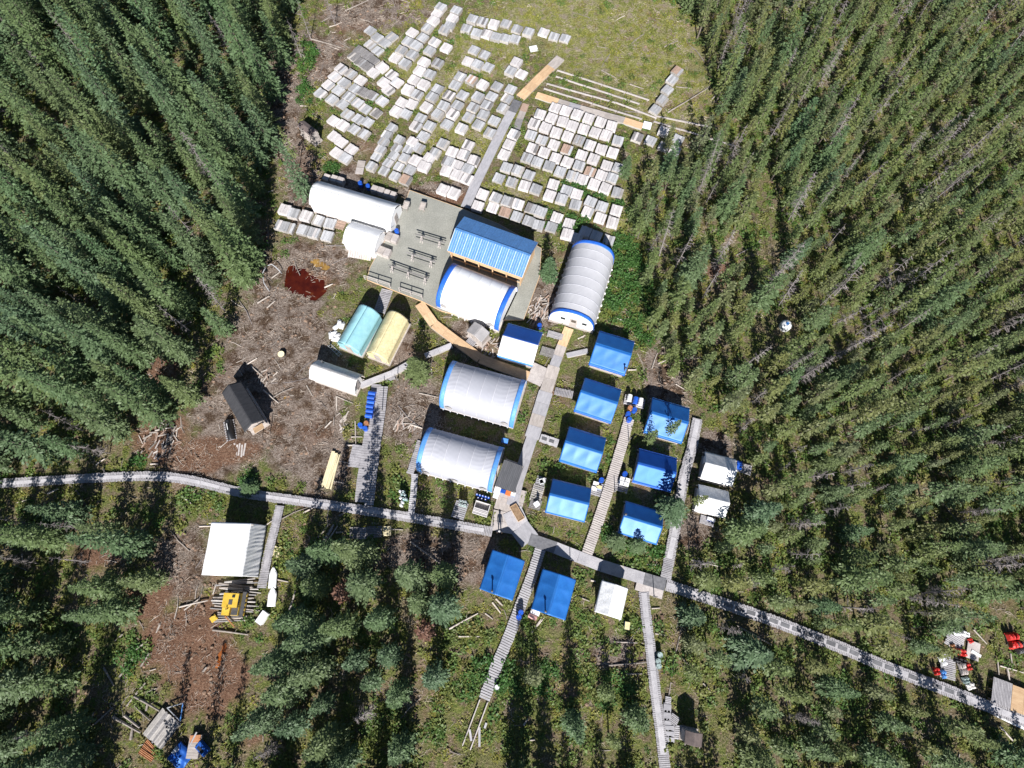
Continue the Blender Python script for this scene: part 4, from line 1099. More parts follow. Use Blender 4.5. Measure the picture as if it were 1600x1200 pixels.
cooler(z2(513,752), 'blue cooler with yellow lid right of the lowest left blue tent', 'light_blue_tarp', 0.16, lid='yellow_tarp')
cooler(z4(510,358), 'bright blue box behind the upper small white tent', 'blue_plastic', 0.3, -0.2, (0.55, 0.95, 0.5), 'blue_plastic')
pallet(z4(550,385), 'grey plank landing behind the upper small white tent', (1.6, 1.2), 0.1)
pallet(z4(240,820), 'plank step below the lower small white tent', (1.6, 1.0), 0.1)
cooler(z4(275,808), 'dark blue box on the step below the lower white tent', 'blue_plastic', 0.26, -0.3, (0.85, 0.35, 0.3), 'white_plastic')
cooler(z3(268,1055), 'light blue box with yellow stripe lid below the white tent', 'light_blue_tarp', 0.2, 1.4, (0.75, 0.5, 0.5), 'yellow_tarp')
# water jugs, freezers and crates around the lower arch shelter
p0 = S(620, 650)
for k in range(5):
    p = P(*p0(668 + k * 24, 652 + k * 7), 0.75)
    o = MB().lathe([(0.13, 0), (0.14, 0.02), (0.14, 0.34), (0.06, 0.42), (0.05, 0.48)], 12).build('water_jug', 'blue_plastic', None, (p.x, p.y, 0.36))
    tag(o, f'blue water jug, {ORD[k]} from the left in the upper row by the arch shelter', 'jug', 'blue water jugs')
    MB().lathe([(0.055, 0), (0.055, 0.05)], 8).build('cap', 'white_plastic', o, (0, 0, 0.47))
for k in range(3):
    p = P(*p0(678 + k * 30, 682 + k * 7), 0.75)
    o = MB().lathe([(0.13, 0), (0.14, 0.02), (0.14, 0.34), (0.06, 0.42), (0.05, 0.48)], 12).build('water_jug', 'blue_plastic', None, (p.x, p.y, 0.36))
    tag(o, f'blue water jug, {ORD[k]} from the left in the lower row by the arch shelter', 'jug', 'blue water jugs')
    MB().lathe([(0.055, 0), (0.055, 0.05)], 8).build('cap', 'white_plastic', o, (0, 0, 0.47))
ctr, an, L, W = fit_rect(*Q(p0,(655,700),(772,735),(758,850),(635,810)), 0.8)
root = thing('slatted_crate', 'white slatted crate with open dark top on the deck by the water jugs', 'crate', (ctr.x, ctr.y, 0.3), an)
for k in range(5): MB().box((0, -W / 2 + 0.05, 0.08 + k * 0.14), (L, 0.04, 0.1)).build('front_slat', 'pale_wood', root)
for s in (-1, 1): MB().box((s * (L / 2 - .03), 0, 0.35), (0.05, W - .1, 0.7)).build('side_panel', 'pale_wood', root)
MB().box((0, W / 2 - .05, 0.4), (L, 0.05, 0.8)).build('back_panel', 'pale_wood', root)
for k in range(4): MB().box((0, -W / 2 + .14 + k * .17, 0.62 - k * .01), (L - .12, 0.13, 0.03)).build('seat_slat', 'pale_wood', root)
MB().box((0, W / 4, 0.1), (L - .1, W / 2, 0.05)).build('bottom', 'dark_wood', root)
cooler(p0(838,615), 'upper white chest freezer beside the dark lean-to', z0=0.33, size=(0.7, 0.8, 0.6))
cooler(p0(825,665), 'lower white chest beside the dark lean-to', z0=0.33, size=(0.6, 0.5, 0.4))
cooler(p0(885,627), 'blue tote in front of the dark lean-to, leftmost', 'light_blue_tarp', 0.33, lid='blue_plastic')
cooler(p0(930,638), 'orange-red tote in front of the dark lean-to', 'orange_plastic', 0.33, lid='orange_plastic', size=(0.6, 0.6, 0.5))
cooler(p0(966,648), 'blue tote in front of the dark lean-to, rightmost', 'light_blue_tarp', 0.33, lid='white_plastic')
cooler(S(620,540)(900,790), 'blue tarp covered box at the upper right corner of the lower arch shelter', 'blue_plastic', 1.2, -0.2, (0.75, 0.5, 0.4), 'light_blue_tarp')
pallet(p0(525,785), 'grey plank pallet with propane bottles left of the junction deck', (1.5, 2.0), 0.05, n=9, mat='grey_plywood')
def bottle(px, label, group, z0=0.0, mat='teal_paint'):
    p = P(px[0], px[1], z0 + 1.1)
    o = MB().lathe([(0.14, 0), (0.17, 0.05), (0.18, 0.08), (0.18, 0.85), (0.14, 0.98), (0.06, 1.04)], 12).build('propane_bottle', mat, None, (p.x, p.y, z0), rng.random() * 6)
    tag(o, label, 'gas bottle', group)
    MB().lathe([(0.1, 0), (0.11, 0.16), (0.10, 0.17), (0.09, 0.02)], 10).build('collar', 'white_plastic', o, (0, 0, 0.98))
for k, q in enumerate([(25,625),(50,628),(35,650),(62,655),(28,680),(52,688),(72,690),(40,715),(30,740)]):
    bottle(p0(*q), 'pale propane bottle in the cluster left of the narrow walk', 'propane bottles left of the narrow plank walk', 0.0, rng.choice(['teal_paint', 'white_plastic', 'white_plastic']))
for k, q in enumerate([(525,705),(548,710),(570,715),(522,730),(545,738),(568,742)]):
    bottle(p0(*q), 'dark green propane bottle on the pallet beside the junction deck', 'propane bottles on the plank pallet', 0.2, 'grey_green_paint')
# planter bed
ctr, an, L, W = fit_rect(*Q(p0,(950,755),(985,735),(1070,845),(1005,885)), 0.5)
root = thing('planter_bed', 'brown soil filled wooden planter at the camp junction', 'planter', (ctr.x, ctr.y, 0.36), an)
MB().box((0, 0, 0.08), (L - .08, W - .08, 0.14)).build('soil_fill', 'soil', root)
for s in (-1, 1):
    MB().box((s * L / 2, 0, 0.1), (0.05, W + .05, 0.22)).build('end_board', 'plywood', root)
    MB().box((0, s * W / 2, 0.1), (L, 0.05, 0.22)).build('side_board', 'plywood', root)
# chairs on small decks left of the lowest left tent
def chair(px, label, an):
    p = P(px[0], px[1], 0.6)
    root = thing('garden_chair', label, 'chair', (p.x, p.y, 0.22), an)
    MB().box((0, 0, 0.42), (0.5, 0.5, 0.04)).build('seat', 'white_plastic', root)
    MB().box((0, 0.25, 0.7), (0.5, 0.04, 0.55), rx=-0.2).build('backrest', 'white_plastic', root)
    for sx in (-1, 1):
        MB().box((sx * 0.27, 0, 0.62), (0.05, 0.5, 0.03)).build('armrest', 'white_plastic', root)
        for sy in (-1, 1): MB().box((sx * 0.23, sy * 0.22, 0.2), (0.05, 0.05, 0.42)).build('leg', 'white_plastic', root)
pallet(p0(1195,560), 'upper little plank deck left of the lowest left blue tent', (1.1, 1.6), 0.05, mat='grey_plywood')
pallet(p0(1170,640), 'open slatted deck left of the lowest left blue tent', (1.3, 2.0), 0.05, mat='side_wood', n=8)
pallet(p0(1155,735), 'lower little plank deck left of the lowest left blue tent', (1.3, 1.2), 0.05, mat='dark_wood')
chair(p0(1207,548), 'upper white garden chair left of the lowest left blue tent', -1.2)
chair(p0(1163,738), 'lower white garden chair left of the lowest left blue tent', -1.0)
chair(z2(35,705), 'white chair on the slatted deck beside the lowest left blue tent', -1.3)
# pallets below the left walkway
zp = S(480, 720)
for q, lab, m, sz in [((395,600),'leftmost weathered pallet below the long curving walk','dark_wood',(1.1,1.3)),((452,605),'second weathered pallet below the long curving walk','boardwalk',(1.1,1.3)),((560,592),'broad shaded pallet below the long curving walk','dark_wood',(1.7,1.3)),((665,585),'new pale pallet below the long curving walk','new_lumber',(0.9,1.1))]:
    pallet(zp(*q), lab, sz, 0.05, 0.05, m)
pallet(z6(460,715), 'grey plank step beside the grey metal roofed shed', (1.6, 1.2), 0.15, 0.9, 'boardwalk')
pallet(z6(1160,660), 'slatted landing left of the long arch shelter door', (2.0, 0.9), 0.2, -0.3, 'boardwalk')
pallet(z6(1095,800), 'dark slatted landing right of the dark blue and white tent', (1.7, 1.2), 0.25, -0.3, 'dark_wood')
pallet(ze(690,260), 'slatted pallet leaning by the plank gangway', (1.1, 1.0), 0.1, 0.35, 'boardwalk')
pallet(za(1060,480), 'grey plank landing between the turquoise and yellow tents', (1.5, 3.4), 0.1, -0.25, 'boardwalk', 14)
pallet(zd(700,915), 'row of short planks left of the small white shelter', (1.3, 1.3), 0.1, -0.3, 'rust_wood')
pallet(zb(655,830), 'slatted step beside the outhouse', (0.9, 1.1), 0.1, -0.6, 'boardwalk')
pallet(zb(685,930), 'plank landing in front of the outhouse', (1.2, 1.3), 0.1, -0.1, 'board_centre')
pallet(zb(608,940), 'grey sheet landing linking the bottom walk to the outhouse', (1.25, 1.6), 0.16, -0.05, 'grey_plywood', 3)
pallet(zb(600,790), 'grey sheet walk above the outhouse landing', (0.8, 2.3), 0.12, -0.12, 'grey_plywood', 3)
pallet(zb(608,675), 'white slatted steps above the outhouse landing', (0.6, 1.0), 0.1, -0.15, 'board_centre', 6)
# lean-to boards by the small white shelter
ctr, an, L, W = fit_rect(*Q(zd,(765,1085),(960,1120),(965,1200),(775,1165)), 0.7)
root = thing('board_bundle', 'pink and yellow boards leaning below the small white shelter', 'boards', (ctr.x, ctr.y, 0), an)
for k in range(10): MB().box((-L / 2 + (k + .5) * L / 10, 0, 0.6), (L / 10 * .9, W * 1.2, 0.04), rx=0.35).build('board', 'new_lumber' if k in (7, 8) else 'board_pinkish', root)
# yellow lumber
ctr, an, L, W = fit_rect(*Q(zc,(1335,895),(1430,915),(1335,1205),(1262,1190)), 0.4)
root = thing('lumber_bundle', 'bundle of fresh yellow planks left of the double plank walk', 'lumber', (ctr.x, ctr.y, 0), an)
for j in range(2):
    for k in range(6): MB().box((-W * 0.16 * 2.4 + k * 0.2, rng.uniform(-.15, .15), 0.2 + j * 0.1), (0.18, max(L, W) * 0.98, 0.09), rng.uniform(-.01, .01) + (0.05 if k == 5 else 0)).build('plank', 'new_lumber', root)
for y in (-1.2, 1.2): MB().box((0, y, 0.07), (1.5, 0.12, 0.14)).build('bearer', 'log', root)
# tarp covered sled by the cabin
ctr, an, L, W = fit_rect(*Q(zc,(365,625),(415,605),(475,770),(395,790)), 0.6)
root = thing('covered_sled', 'black tarp covered sled on slats left of the cabin', 'sled', (ctr.x, ctr.y, 0), an)
MB().sheet(lambda u, v: ((u - .5) * L, (v - .5) * W, 0.18 + 0.75 * math.sin(math.pi * u) ** 0.7 * (0.55 + 0.45 * math.sin(math.pi * min(1, v * 1.2)))), 14, 20, 0.03).build('tarp', 'black_plastic', root, smooth=True)
MB().box((0.02, 0.25, 0.96), (0.07, W * 0.3, 0.05)).build('rail', 'white_plastic', root)
for k in range(9): MB().box((-0.05, -W / 2 + (k + .5) * W / 9, 0.1), (L * 1.35, 0.16, 0.05)).build('slat', 'boardwalk', root)
# fallen planks beside the cabin
for k in range(5):
    p = P(*zc(455 + k * 22, 865 + (k % 2) * 12), 0.1)
    o = MB().box((0, 0, 0.06), (0.2, 1.5, 0.05)).box((0, -0.65, 0.02), (0.16, 0.1, 0.05)).build('loose_plank', 'board_pinkish', None, (p.x, p.y, 0.02), rng.uniform(-.06, .1))
    tag(o, f'grey plank lying below the cabin, {ORD[k]} from the left', 'plank', 'loose planks below the cabin')
# stump
p = P(*zc(848, 70), 0.6)
root = thing('tree_stump', 'pale sawn stump standing alone in the mud', 'stump', (p.x, p.y, 0))
MB().lathe([(0.55, -0.1), (0.46, 0.1), (0.42, 0.4), (0.42, 0.6)], 18).build('stump_bark', 'bark', root)
MB().lathe([(0.41, 0.58), (0.41, 0.615), (0.1, 0.62)], 18).build('cut_face', 'new_lumber', root)
# steel hoop and pole by the forest edge
root = thing('steel_hoop', 'bent grey pipe hoop at the forest edge left of the red pool', 'pipe', P(*za(90, 280)))
o_ = P(*za(90, 280)); pts = [za(*q) for q in ((100,385),(65,330),(55,250),(85,190),(130,175),(165,200),(200,235))]
w = [P(q[0], q[1], 0.5 + 0.5 * math.sin(i / 6 * math.pi)) - Vector((o_.x, o_.y, 0)) for i, q in enumerate(pts)]
mb = MB()
for a, b in zip(w[:-1], w[1:]): mb.tube(a, b, 0.055, n=8)
mb.build('pipe', 'galvanised', root)
for q in (w[0], w[-1]): MB().tube((q.x, q.y, 0), q, 0.05, n=8).build('stake', 'galvanised', root)
# white sacks left of the turquoise tent
for k, q in enumerate([(690,660),(665,690),(715,680),(640,745),(670,765),(620,760),(655,795),(690,790)]):
    p = P(*za(*q), 0.3)
    o = MB().sheet(lambda u, v: ((u - .5) * 0.95, (v - .5) * 0.6, 0.32 * (math.sin(math.pi * u) * math.sin(math.pi * v)) ** 0.5 + 0.03 * math.sin(9 * u + 7 * v)), 8, 8, 0.04).build('white_sack', 'white_canvas', None, (p.x, p.y, 0.02), rng.random() * 3, smooth=True)
    tag(o, 'bulging white sack in the heap left of the turquoise tent', 'sack', 'white sacks left of the turquoise tent')
    MB().box((0.46, 0, 0.06), (0.1, 0.12, 0.06)).build('tied_neck', 'white_canvas', o)
# ladder
p = P(*za(655, 890), 0.1)
root = thing('ladder', 'small metal ladder lying in shade by the turquoise tent', 'ladder', (p.x, p.y, 0.06), -0.75)
for s in (-1, 1): MB().box((0, s * 0.2, 0.04), (2.2, 0.05, 0.06)).build('rail', 'galvanised', root)
for k in range(6): MB().box((-0.95 + k * 0.38, 0, 0.04), (0.04, 0.38, 0.04)).build('rung', 'galvanised', root)
# barrow-like wooden benches on the deck
for q, lab in (((452,222),'left wooden handcart on the upper deck'),((590,230),'right wooden handcart on the upper deck')):
    p = P(*g(*q), 0.9)
    root = thing('handcart', lab, 'cart', (p.x, p.y, 0.5), -0.25)
    MB().box((0, 0, 0.5), (0.75, 1.1, 0.04)).build('bed', 'old_plywood', root)
    for s in (-1, 1):
        MB().box((s * 0.36, 0, 0.62), (0.04, 1.1, 0.2)).build('side_board', 'board_pinkish', root)
        MB().tube((s * 0.3, -0.5, 0.5), (s * 0.3, -1.0, 0.45), 0.03, n=6).build('handle', 'log', root)
        MB().tube((s * 0.42, 0.3, 0.25), (s * 0.36, 0.3, 0.25), 0.25, n=14).build('wheel', 'dark_steel', root)
        MB().box((s * 0.3, -0.4, 0.24), (0.06, 0.06, 0.5)).build('leg', 'log', root)
    MB().box((0, 0.53, 0.66), (0.7, 0.04, 0.28)).build('head_board', 'dark_wood', root)
# crates by the two white shelters
for q, lab, an in (((330,480),'pinkish wooden crate pile at the upper white shelter entrance',-0.4),((265,600),'pinkish wooden crate pile at the lower white shelter entrance',-0.4)):
    p = P(*g(*q), 1.2)
    root = thing('crate_pile', lab, 'crates', (p.x, p.y, 0.5), an)
    for i in range(2):
        for j in range(2):
            MB().box((-.4 + i * .85, 0.02 * j, 0.18 + j * .37), (0.8, 1.1, 0.35), 0.05 * i - .03 * j).build('crate', 'old_plywood' if (i + j) % 2 else 'board_pinkish', root)
# boxes stacked behind the long white shelter
for k, q in enumerate([(585,515),(645,525),(700,540),(985,610),(1040,625),(1095,645),(1135,660)]):
    p = P(*zd(*q), 0.9)
    root = thing('box_pile', f'pale box pile behind the long white shelter, {ORD[k]} from left', 'boxes', (p.x, p.y, 0), -0.35, 'box piles behind the long white shelter')
    for j in range(4): MB().box((rng.uniform(-.04, .04), rng.uniform(-.04, .04), 0.12 + j * 0.23), (0.85, 0.95, 0.21), rng.uniform(-.05, .05)).build('box', 'board_pinkish' if j == 3 else 'old_plywood', root)
p = P(*zd(870, 435), 0.2)
root = thing('loose_board', 'white sheet lying upright on the grass above the long white shelter', 'board', (p.x, p.y, 0.1), -0.1)
MB().box((0, 0.6, 0.1), (1.1, 1.1, 0.04)).build('upper_sheet', 'old_plywood', root); MB().box((0, -0.6, 0.12), (1.1, 1.1, 0.04)).build('lower_sheet', 'board_pinkish', root)
o = MB().box((0, 0, 0.1), (1.2, 1.15, 0.03)).box((0, 0, 0.05), (1.0, 0.1, 0.08)).build('plywood_sheet', 'white_plastic', None, (*P(*B_(980, 408), 0.1)[:2], 0.05), 0.25)
tag(o, 'single white sheet lying on the moss near the tan ramp', 'sheet')
o = MB().box((0, 0, 0.3), (1.2, 1.3, 0.03)).box((0, 0.4, 0.2), (1.0, 0.1, 0.2)).box((0, -0.4, 0.2), (1.0, 0.1, 0.2)).build('plywood_sheet', 'white_plastic', None, (*P(*C_(860, 778), 0.3)[:2], 0.0), -0.3)
tag(o, 'white sheet at the right end of the tan plywood strip', 'sheet')
# thin sticks lying as sleepers in the upper right field
for k, (a, b) in enumerate([((110,320),(880,570)),((100,372),(800,602)),((25,432),(600,592)),((0,472),(820,728)),((600,590),(940,720)),((930,700),(1450,805)),((915,745),(1600,955))]):
    pa, pb = P(*C_(*a), 0.15), P(*C_(*b), 0.15)
    n = max(2, int((pb - pa).length / 3.5))
    root = thing('timber_rail', f'long timber rail laid on the moss, {ORD[k]} of seven from the top', 'timber', (pa.x, pa.y, 0), 0, 'timber rails laid out in the moss')
    for i in range(n):
        q0 = (pb - pa) * (i / n); q1 = (pb - pa) * ((i + 1) / n - 0.004)
        MB().box(((q0.x + q1.x) / 2, (q0.y + q1.y) / 2 + rng.uniform(-.03, .03), 0.17), ((q1 - q0).length, 0.2, 0.12), heading(q0, q1) + rng.uniform(-.01, .01)).build('timber', 'board_pinkish', root)
    for i in range(n + 1):
        q0 = (pb - pa) * (i / n) * 0.98
        MB().box((q0.x, q0.y, 0.05), (0.12, 0.5, 0.12), heading(pa, pb)).build('block', 'log', root)
    KEEP_SEG.append(((pa.x, pa.y), (pb.x, pb.y), 0.4))
# open stringers at the end of the sloping walk
zo = S(700, 970)
for k, (a, b) in enumerate((((265,655),(120,1040)), ((330,680),(185,1075)))):
    pa, pb = P(*zo(*a), 0.25), P(*zo(*b), 0.15)
    o = MB().tube((0, 0, 0.28), (pb.x - pa.x, pb.y - pa.y, 0.16), 0.07, n=8).tube((0.0, 0, 0.0), (0, 0, 0.25), 0.09, n=6).build('stringer_pole', 'board_pinkish', None, (pa.x, pa.y, 0))
    tag(o, ('left' if k == 0 else 'right') + ' bare stringer pole beyond the end of the sloping walk', 'pole')
for k, q in enumerate([((180,905),(195,1000)),((262,885),(262,1050)),((305,895),(320,850))]):
    pa, pb = P(*zo(*q[0]), 0.1), P(*zo(*q[1]), 0.1); c = (pa + pb) / 2
    o = MB().box((0, 0, 0.1), ((pb - pa).length, 0.22, 0.06)).box((0.2, 0, 0.03), (0.1, 0.2, 0.1)).build('loose_plank', 'board_centre', None, (c.x, c.y, 0.02), heading(pa, pb))
    tag(o, ['left', 'middle, longest', 'smallest upper'][k] + ' pale plank lying by the bare stringers', 'plank')
# white sleds, box and board by the tarp building
def sled(c0, c1, wpx, label):
    a, b = P(*zl(*c0), 0.3), P(*zl(*c1), 0.3)
    L = (b - a).length; an = heading(a, b)
    root = thing('freight_sled', label, 'sled', (a.x, a.y, 0.05), an)
    Wd = wpx
    def hull(u, v):
        w = Wd / 2 * min(1, (1 - u) * 3.2) ** 0.8
        return (u * L, (v - .5) * 2 * w, 0.12 + 0.22 * abs(v - .5) * 2 + 0.25 * max(0, u - .75) * 2)
    MB().sheet(hull, 18, 8, 0.03).build('hull', 'white_plastic', root, smooth=True)
    MB().sheet(lambda u, v: (u * L * .97, (v - .5) * 2 * Wd / 2 * .94 * min(1, (1 - u) * 3.2 + .03) ** 0.8, 0.36 + 0.05 * math.sin(math.pi * v)), 16, 6, 0.02).build('cover', 'white_tarp', root, smooth=True)
    for s in (-1, 1): MB().box((L * .4, s * Wd * .3, 0.03), (L * .8, 0.05, 0.12)).build('runner', 'dark_steel', root)
sled((775,848), (790,672), 0.85, 'upper white pointed freight sled right of the tarp building')
sled((768,1000), (785,842), 0.9, 'lower white pointed freight sled right of the tarp building')
p = P(*zl(688, 1095), 0.7)
o = MB().box((0, 0, 0.35), (0.75, 1.3, 0.66)).box((0, 0, 0.02), (0.6, 1.1, 0.06)).build('white_crate', 'white_plastic', None, (p.x, p.y, 0), -0.55)
tag(o, 'plain white box standing below the freight sleds', 'box')
MB().box((0, 0, 0.7), (0.79, 1.34, 0.05)).build('lid', 'white_plastic', o)
p = P(*zl(815, 545), 0.1)
o = MB().box((0, 0, 0.08), (0.75, 1.15, 0.05)).box((0, 0, 0.03), (0.6, 0.1, 0.06)).build('foam_board', 'new_lumber', None, (p.x, p.y, 0.1), -0.2)
tag(o, 'pale yellow board beside the plank walk to the tarp building', 'board')
# machine platform and yellow tracked carrier
ctr, an, L, W = fit_rect(*Q(zl,(305,780),(700,770),(640,1130),(250,1120)), 0.2)
root = thing('log_platform', 'rough log platform under the yellow machine', 'platform', (ctr.x, ctr.y, 0), an)
KEEP_RECT.append((ctr.x, ctr.y, L / 2, W / 2, an))
for k in range(24):
    if rng.random() < 0.95:
        LL = L * rng.uniform(0.45, 1.0)
        MB().tube((-LL / 2, 0, 0), (LL / 2, 0, 0), rng.uniform(.07, .12), rng.uniform(.06, .11), 7).build('log', rng.choice(['side_wood', 'log', 'dark_wood']), root, (rng.uniform(-.5, .5), -W / 2 + (k + .5) * W / 24, 0.08 + rng.uniform(0, .05)), rng.uniform(-.12, .12))
ctr, an, L, W = fit_rect(*Q(zl,(360,885),(490,890),(470,1085),(345,1075)), 1.9)
root = thing('tracked_carrier', 'yellow tracked carrier with open cab on the log platform', 'vehicle', (ctr.x, ctr.y, 0.2), an)
MB().box((0, 0, 0.75), (L * .96, W * .98, 0.5)).build('chassis', 'machine_yellow', root)
bd = MB().sheet(lambda u, v: ((u - .5) * L, (v - .5) * W * .62 + W * .18, 1.62 + 0.10 * math.sin(math.pi * u)), 8, 8, 0.08).box((0, W * .18, 1.3), (L * .96, W * .6, 0.62)).build('cab', 'machine_yellow', root)
for s in (-1, 1): MB().box((s * L * .485, W * .18, 1.38), (0.03, W * .4, 0.35)).build('window', 'glass_dark', bd)
MB().box((0.1, W * .1, 1.73), (0.4, 0.5, 0.04)).build('roof_hatch', 'dark_steel', bd)
MB().box((L * .2, W * .36, 1.74), (0.3, 0.25, 0.05)).build('roof_vent', 'glass_dark', bd)
MB().box((-L * .22, -W * .32, 1.2), (L * .5, W * .34, 0.5)).build('engine_cover', 'machine_yellow', root)
MB().tube((-L * .1, -W * .2, 1.4), (-L * .1, -W * .2, 2.0), 0.06, n=8).build('exhaust', 'dark_steel', root)
MB().box((L * .25, -W * .3, 1.02), (L * .42, W * .34, 0.08)).build('load_bed', 'dark_steel', root)
for s in (-1, 1):
    tk = MB().box((s * (L / 2 + .16), 0, 0.36), (0.4, W * 1.12, 0.5)).build('track', 'dark_steel', root)
    for k in range(5): MB().tube((s * (L / 2 + .3), -W * .42 + k * W * .21, 0.32), (s * (L / 2 + .39), -W * .42 + k * W * .21, 0.32), 0.2, n=10).build('road_wheel', 'machine_yellow', tk)
    MB().tube((s * L * .35, W / 2, 1.35), (s * L * .35, W / 2 + .06, 1.35), 0.1, n=10).build('headlight', 'white_plastic', root)
p = P(*zl(530, 960), 0.3)
o = MB().box((0, 0, 0.5), (0.12, 2.9, 0.14)).box((0, -1.2, 0.22), (0.1, 0.1, 0.45)).box((0, 1.2, 0.22), (0.1, 0.1, 0.45)).build('machine_beam', 'dark_steel', None, (p.x, p.y, 0.15), -0.04)
tag(o, 'long dark steel beam lying right of the yellow machine', 'beam')
p = P(*zl(425, 1125), 0.3)
o = MB().box((0, 0, 0.25), (1.6, 0.1, 0.1)).box((-.7, 0, 0.12), (0.1, 0.3, 0.24)).build('drawbar', 'rusty_steel', None, (p.x, p.y, 0.15), -0.75)
tag(o, 'rusty drawbar below the yellow machine', 'drawbar')
p = P(*zl(290, 1100), 0.15)
o = MB().box((0, 0, 0.12), (0.7, 0.6, 0.12), 0.4).box((0.1, 0.1, 0.22), (0.4, 0.3, 0.1)).build('blade_plate', 'machine_yellow', None, (p.x, p.y, 0.1), 0.3)
tag(o, 'small yellow steel plate on the logs left of the machine', 'plate')
# bottom left ruined platform, sheets and tarps
zw = S(130, 970)
ctr, an, L, W = fit_rect(*Q(zw,(500,930),(665,725),(810,860),(640,1090)), 0.4)
root = thing('plank_platform', 'weathered brown plank platform with two holes near the lower left', 'platform', (ctr.x, ctr.y, 0), an)
KEEP_RECT.append((ctr.x, ctr.y, L / 2, W / 2, an))
for k in range(14):
    LL = L * rng.uniform(0.96, 1.0)
    MB().box((rng.uniform(-.05, .05), -W / 2 + (k + .5) * W / 14, 0.4), (LL, W / 14 * .94, 0.04), rng.uniform(-.006, .006)).build('plank', rng.choice(['side_wood', 'side_wood', 'dark_wood']), root)
for x in (-.4, 0, .4): MB().box((x * L, 0, 0.2), (0.12, W, 0.36)).build('joist', 'log', root)
for x, y in ((0.25, 0.1), (0.15, -0.12)): MB().box((x * L, y * W, 0.424), (0.22, 0.2, 0.008)).build('hole_cover', 'black_plastic', root)
ctr, an, L, W = fit_rect(*Q(zw,(860,940),(950,960),(985,1150),(880,1160)), 0.6)
root = thing('wood_floor', 'brown plank floor with rusty upper sheet at the lower left edge', 'platform', (ctr.x, ctr.y, 0), an)
for k in range(8): MB().box((0, -W / 2 + (k + .5) * W / 8, 0.5), (L, W / 8 * .94, 0.05)).build('plank', 'old_plywood', root)
MB().box((0, W * .34, 0.56), (L * .9, W * .3, 0.04), 0.1).build('rusty_sheet', 'rusty_steel', root)
MB().box((-0.2, W * .3, 0.62), (0.14, 1.5, 0.06), -0.35).build('white_board', 'board_centre', root)
for x in (-.4, .4): MB().box((x * L, 0, 0.24), (0.12, W, 0.46)).build('joist', 'log', root)
p = P(*zw(985, 1070), 0.7)
o = MB().box((0, 0, 0.35), (1.3, 0.75, 0.5)).box((0, 0.2, 0.62), (1.34, 0.3, 0.06)).build('dark_tank', 'navy_tarp', None, (p.x, p.y, 0.05), -0.7)
tag(o, 'dark blue tank box right of the lower left plank floor', 'tank')
MB().box((-.05, -.1, 0.61), (0.8, 0.35, 0.03)).build('opening', 'black_plastic', o)
p = P(*zw(810, 1130), 0.4)
o = MB().sheet(lambda u, v: ((u - .5) * 2.0, (v - .5) * 1.9, 0.35 + 0.22 * math.sin(math.pi * u) * math.sin(math.pi * v) + 0.05 * math.sin(13 * u + 5 * v) + 0.04 * math.sin(17 * v)), 18, 18, 0.02).build('blue_tarp_heap', 'navy_tarp', None, (p.x, p.y, 0.0), -0.6, smooth=True)
tag(o, 'crumpled blue tarp heap at the bottom left edge', 'tarp')
MB().box((-0.75, 0.1, 0.3), (0.5, 0.7, 0.3)).build('covered_box', 'galvanised', o)
p = P(*zw(555, 1060), 0.3)
root = thing('rusty_sheets', 'rusty orange corrugated sheets left of the plank platform', 'sheets', (p.x, p.y, 0), -0.7)
for k in range(3): MB().sheet(lambda u, v: ((u - .5) * 1.7, (v - .5) * 0.5, 0.1 + 0.03 * math.sin(v * 20)), 4, 12, 0.015).build('sheet', 'rusty_steel', root, (0.1 * k, -0.35 * k, 0.06 * k), 0.1 * k)
p = P(*zw(790, 760), 0.3)
root = thing('steel_triangle', 'triangular blue-grey steel frame beside the plank platform', 'frame', (p.x, p.y, 0), 0)
c3 = [P(*zw(*q), 0.4) - Vector((p.x, p.y, 0)) for q in ((700,725),(832,685),(808,835))]
for a, b in ((0, 1), (1, 2), (2, 0)): MB().tube(c3[a], c3[b], 0.06, n=6).build('bar', 'light_blue_tarp' if a == 1 else 'galvanised', root)
for q in c3: MB().tube((q.x, q.y, 0), q, 0.05, n=6).build('foot', 'galvanised', root)
# lower right jumble
zr = S(1300, 950)
boardwalk('slatted_deck', 'slatted deck carrying red gear near the lower right', [zr(970,380), zr(965,600)], 1.6, gap=0.05, plank=0.14, mat='boardwalk', z=0.3)
boardwalk('slatted_deck', 'broken upper slatted deck near the lower right', [zr(1060,180), zr(1000,340)], 1.8, gap=0.05, plank=0.14, mat='board_centre', z=0.3)
ctr, an, L, W = fit_rect(*Q(zr,(1130,250),(1250,310),(1215,440),(1130,420)), 0.3)
o = MB().box((0, 0, 0.2), (L, W, 0.05)).box((0, 0, 0.1), (L * .8, 0.1, 0.16)).build('grey_sheet', 'board_pinkish', None, (ctr.x, ctr.y, 0.02), an); tag(o, 'pale sheet right of the red gear near the lower right', 'sheet')
o = MB().box((0, 0, 0.27), (L * .8, 0.3, 0.04)).box((0, 0, 0.22), (L * .7, 0.1, 0.06)).build('loose_plank', 'white_plastic', None, (ctr.x + .2, ctr.y - .3, 0.02), an - .2); tag(o, 'white plank on the pale sheet near the lower right', 'plank')
ctr, an, L, W = fit_rect(*Q(zr,(1330,560),(1510,640),(1480,830),(1340,790)), 0.5)
root = thing('landing_deck', 'corner slatted landing deck at the right edge of the photo', 'deck', (ctr.x, ctr.y, 0), an)
KEEP_RECT.append((ctr.x, ctr.y, L, W, an))
n = 13
for k in range(n): MB().box((-L / 2 + (k + .5) * L / n, 0, 0.5), (L / n * .8, W, 0.05)).build('slat', 'boardwalk', root)
for y in (-.4, 0, .4): MB().box((0, y * W, 0.24), (L, 0.12, 0.44)).build('joist', 'log', root)
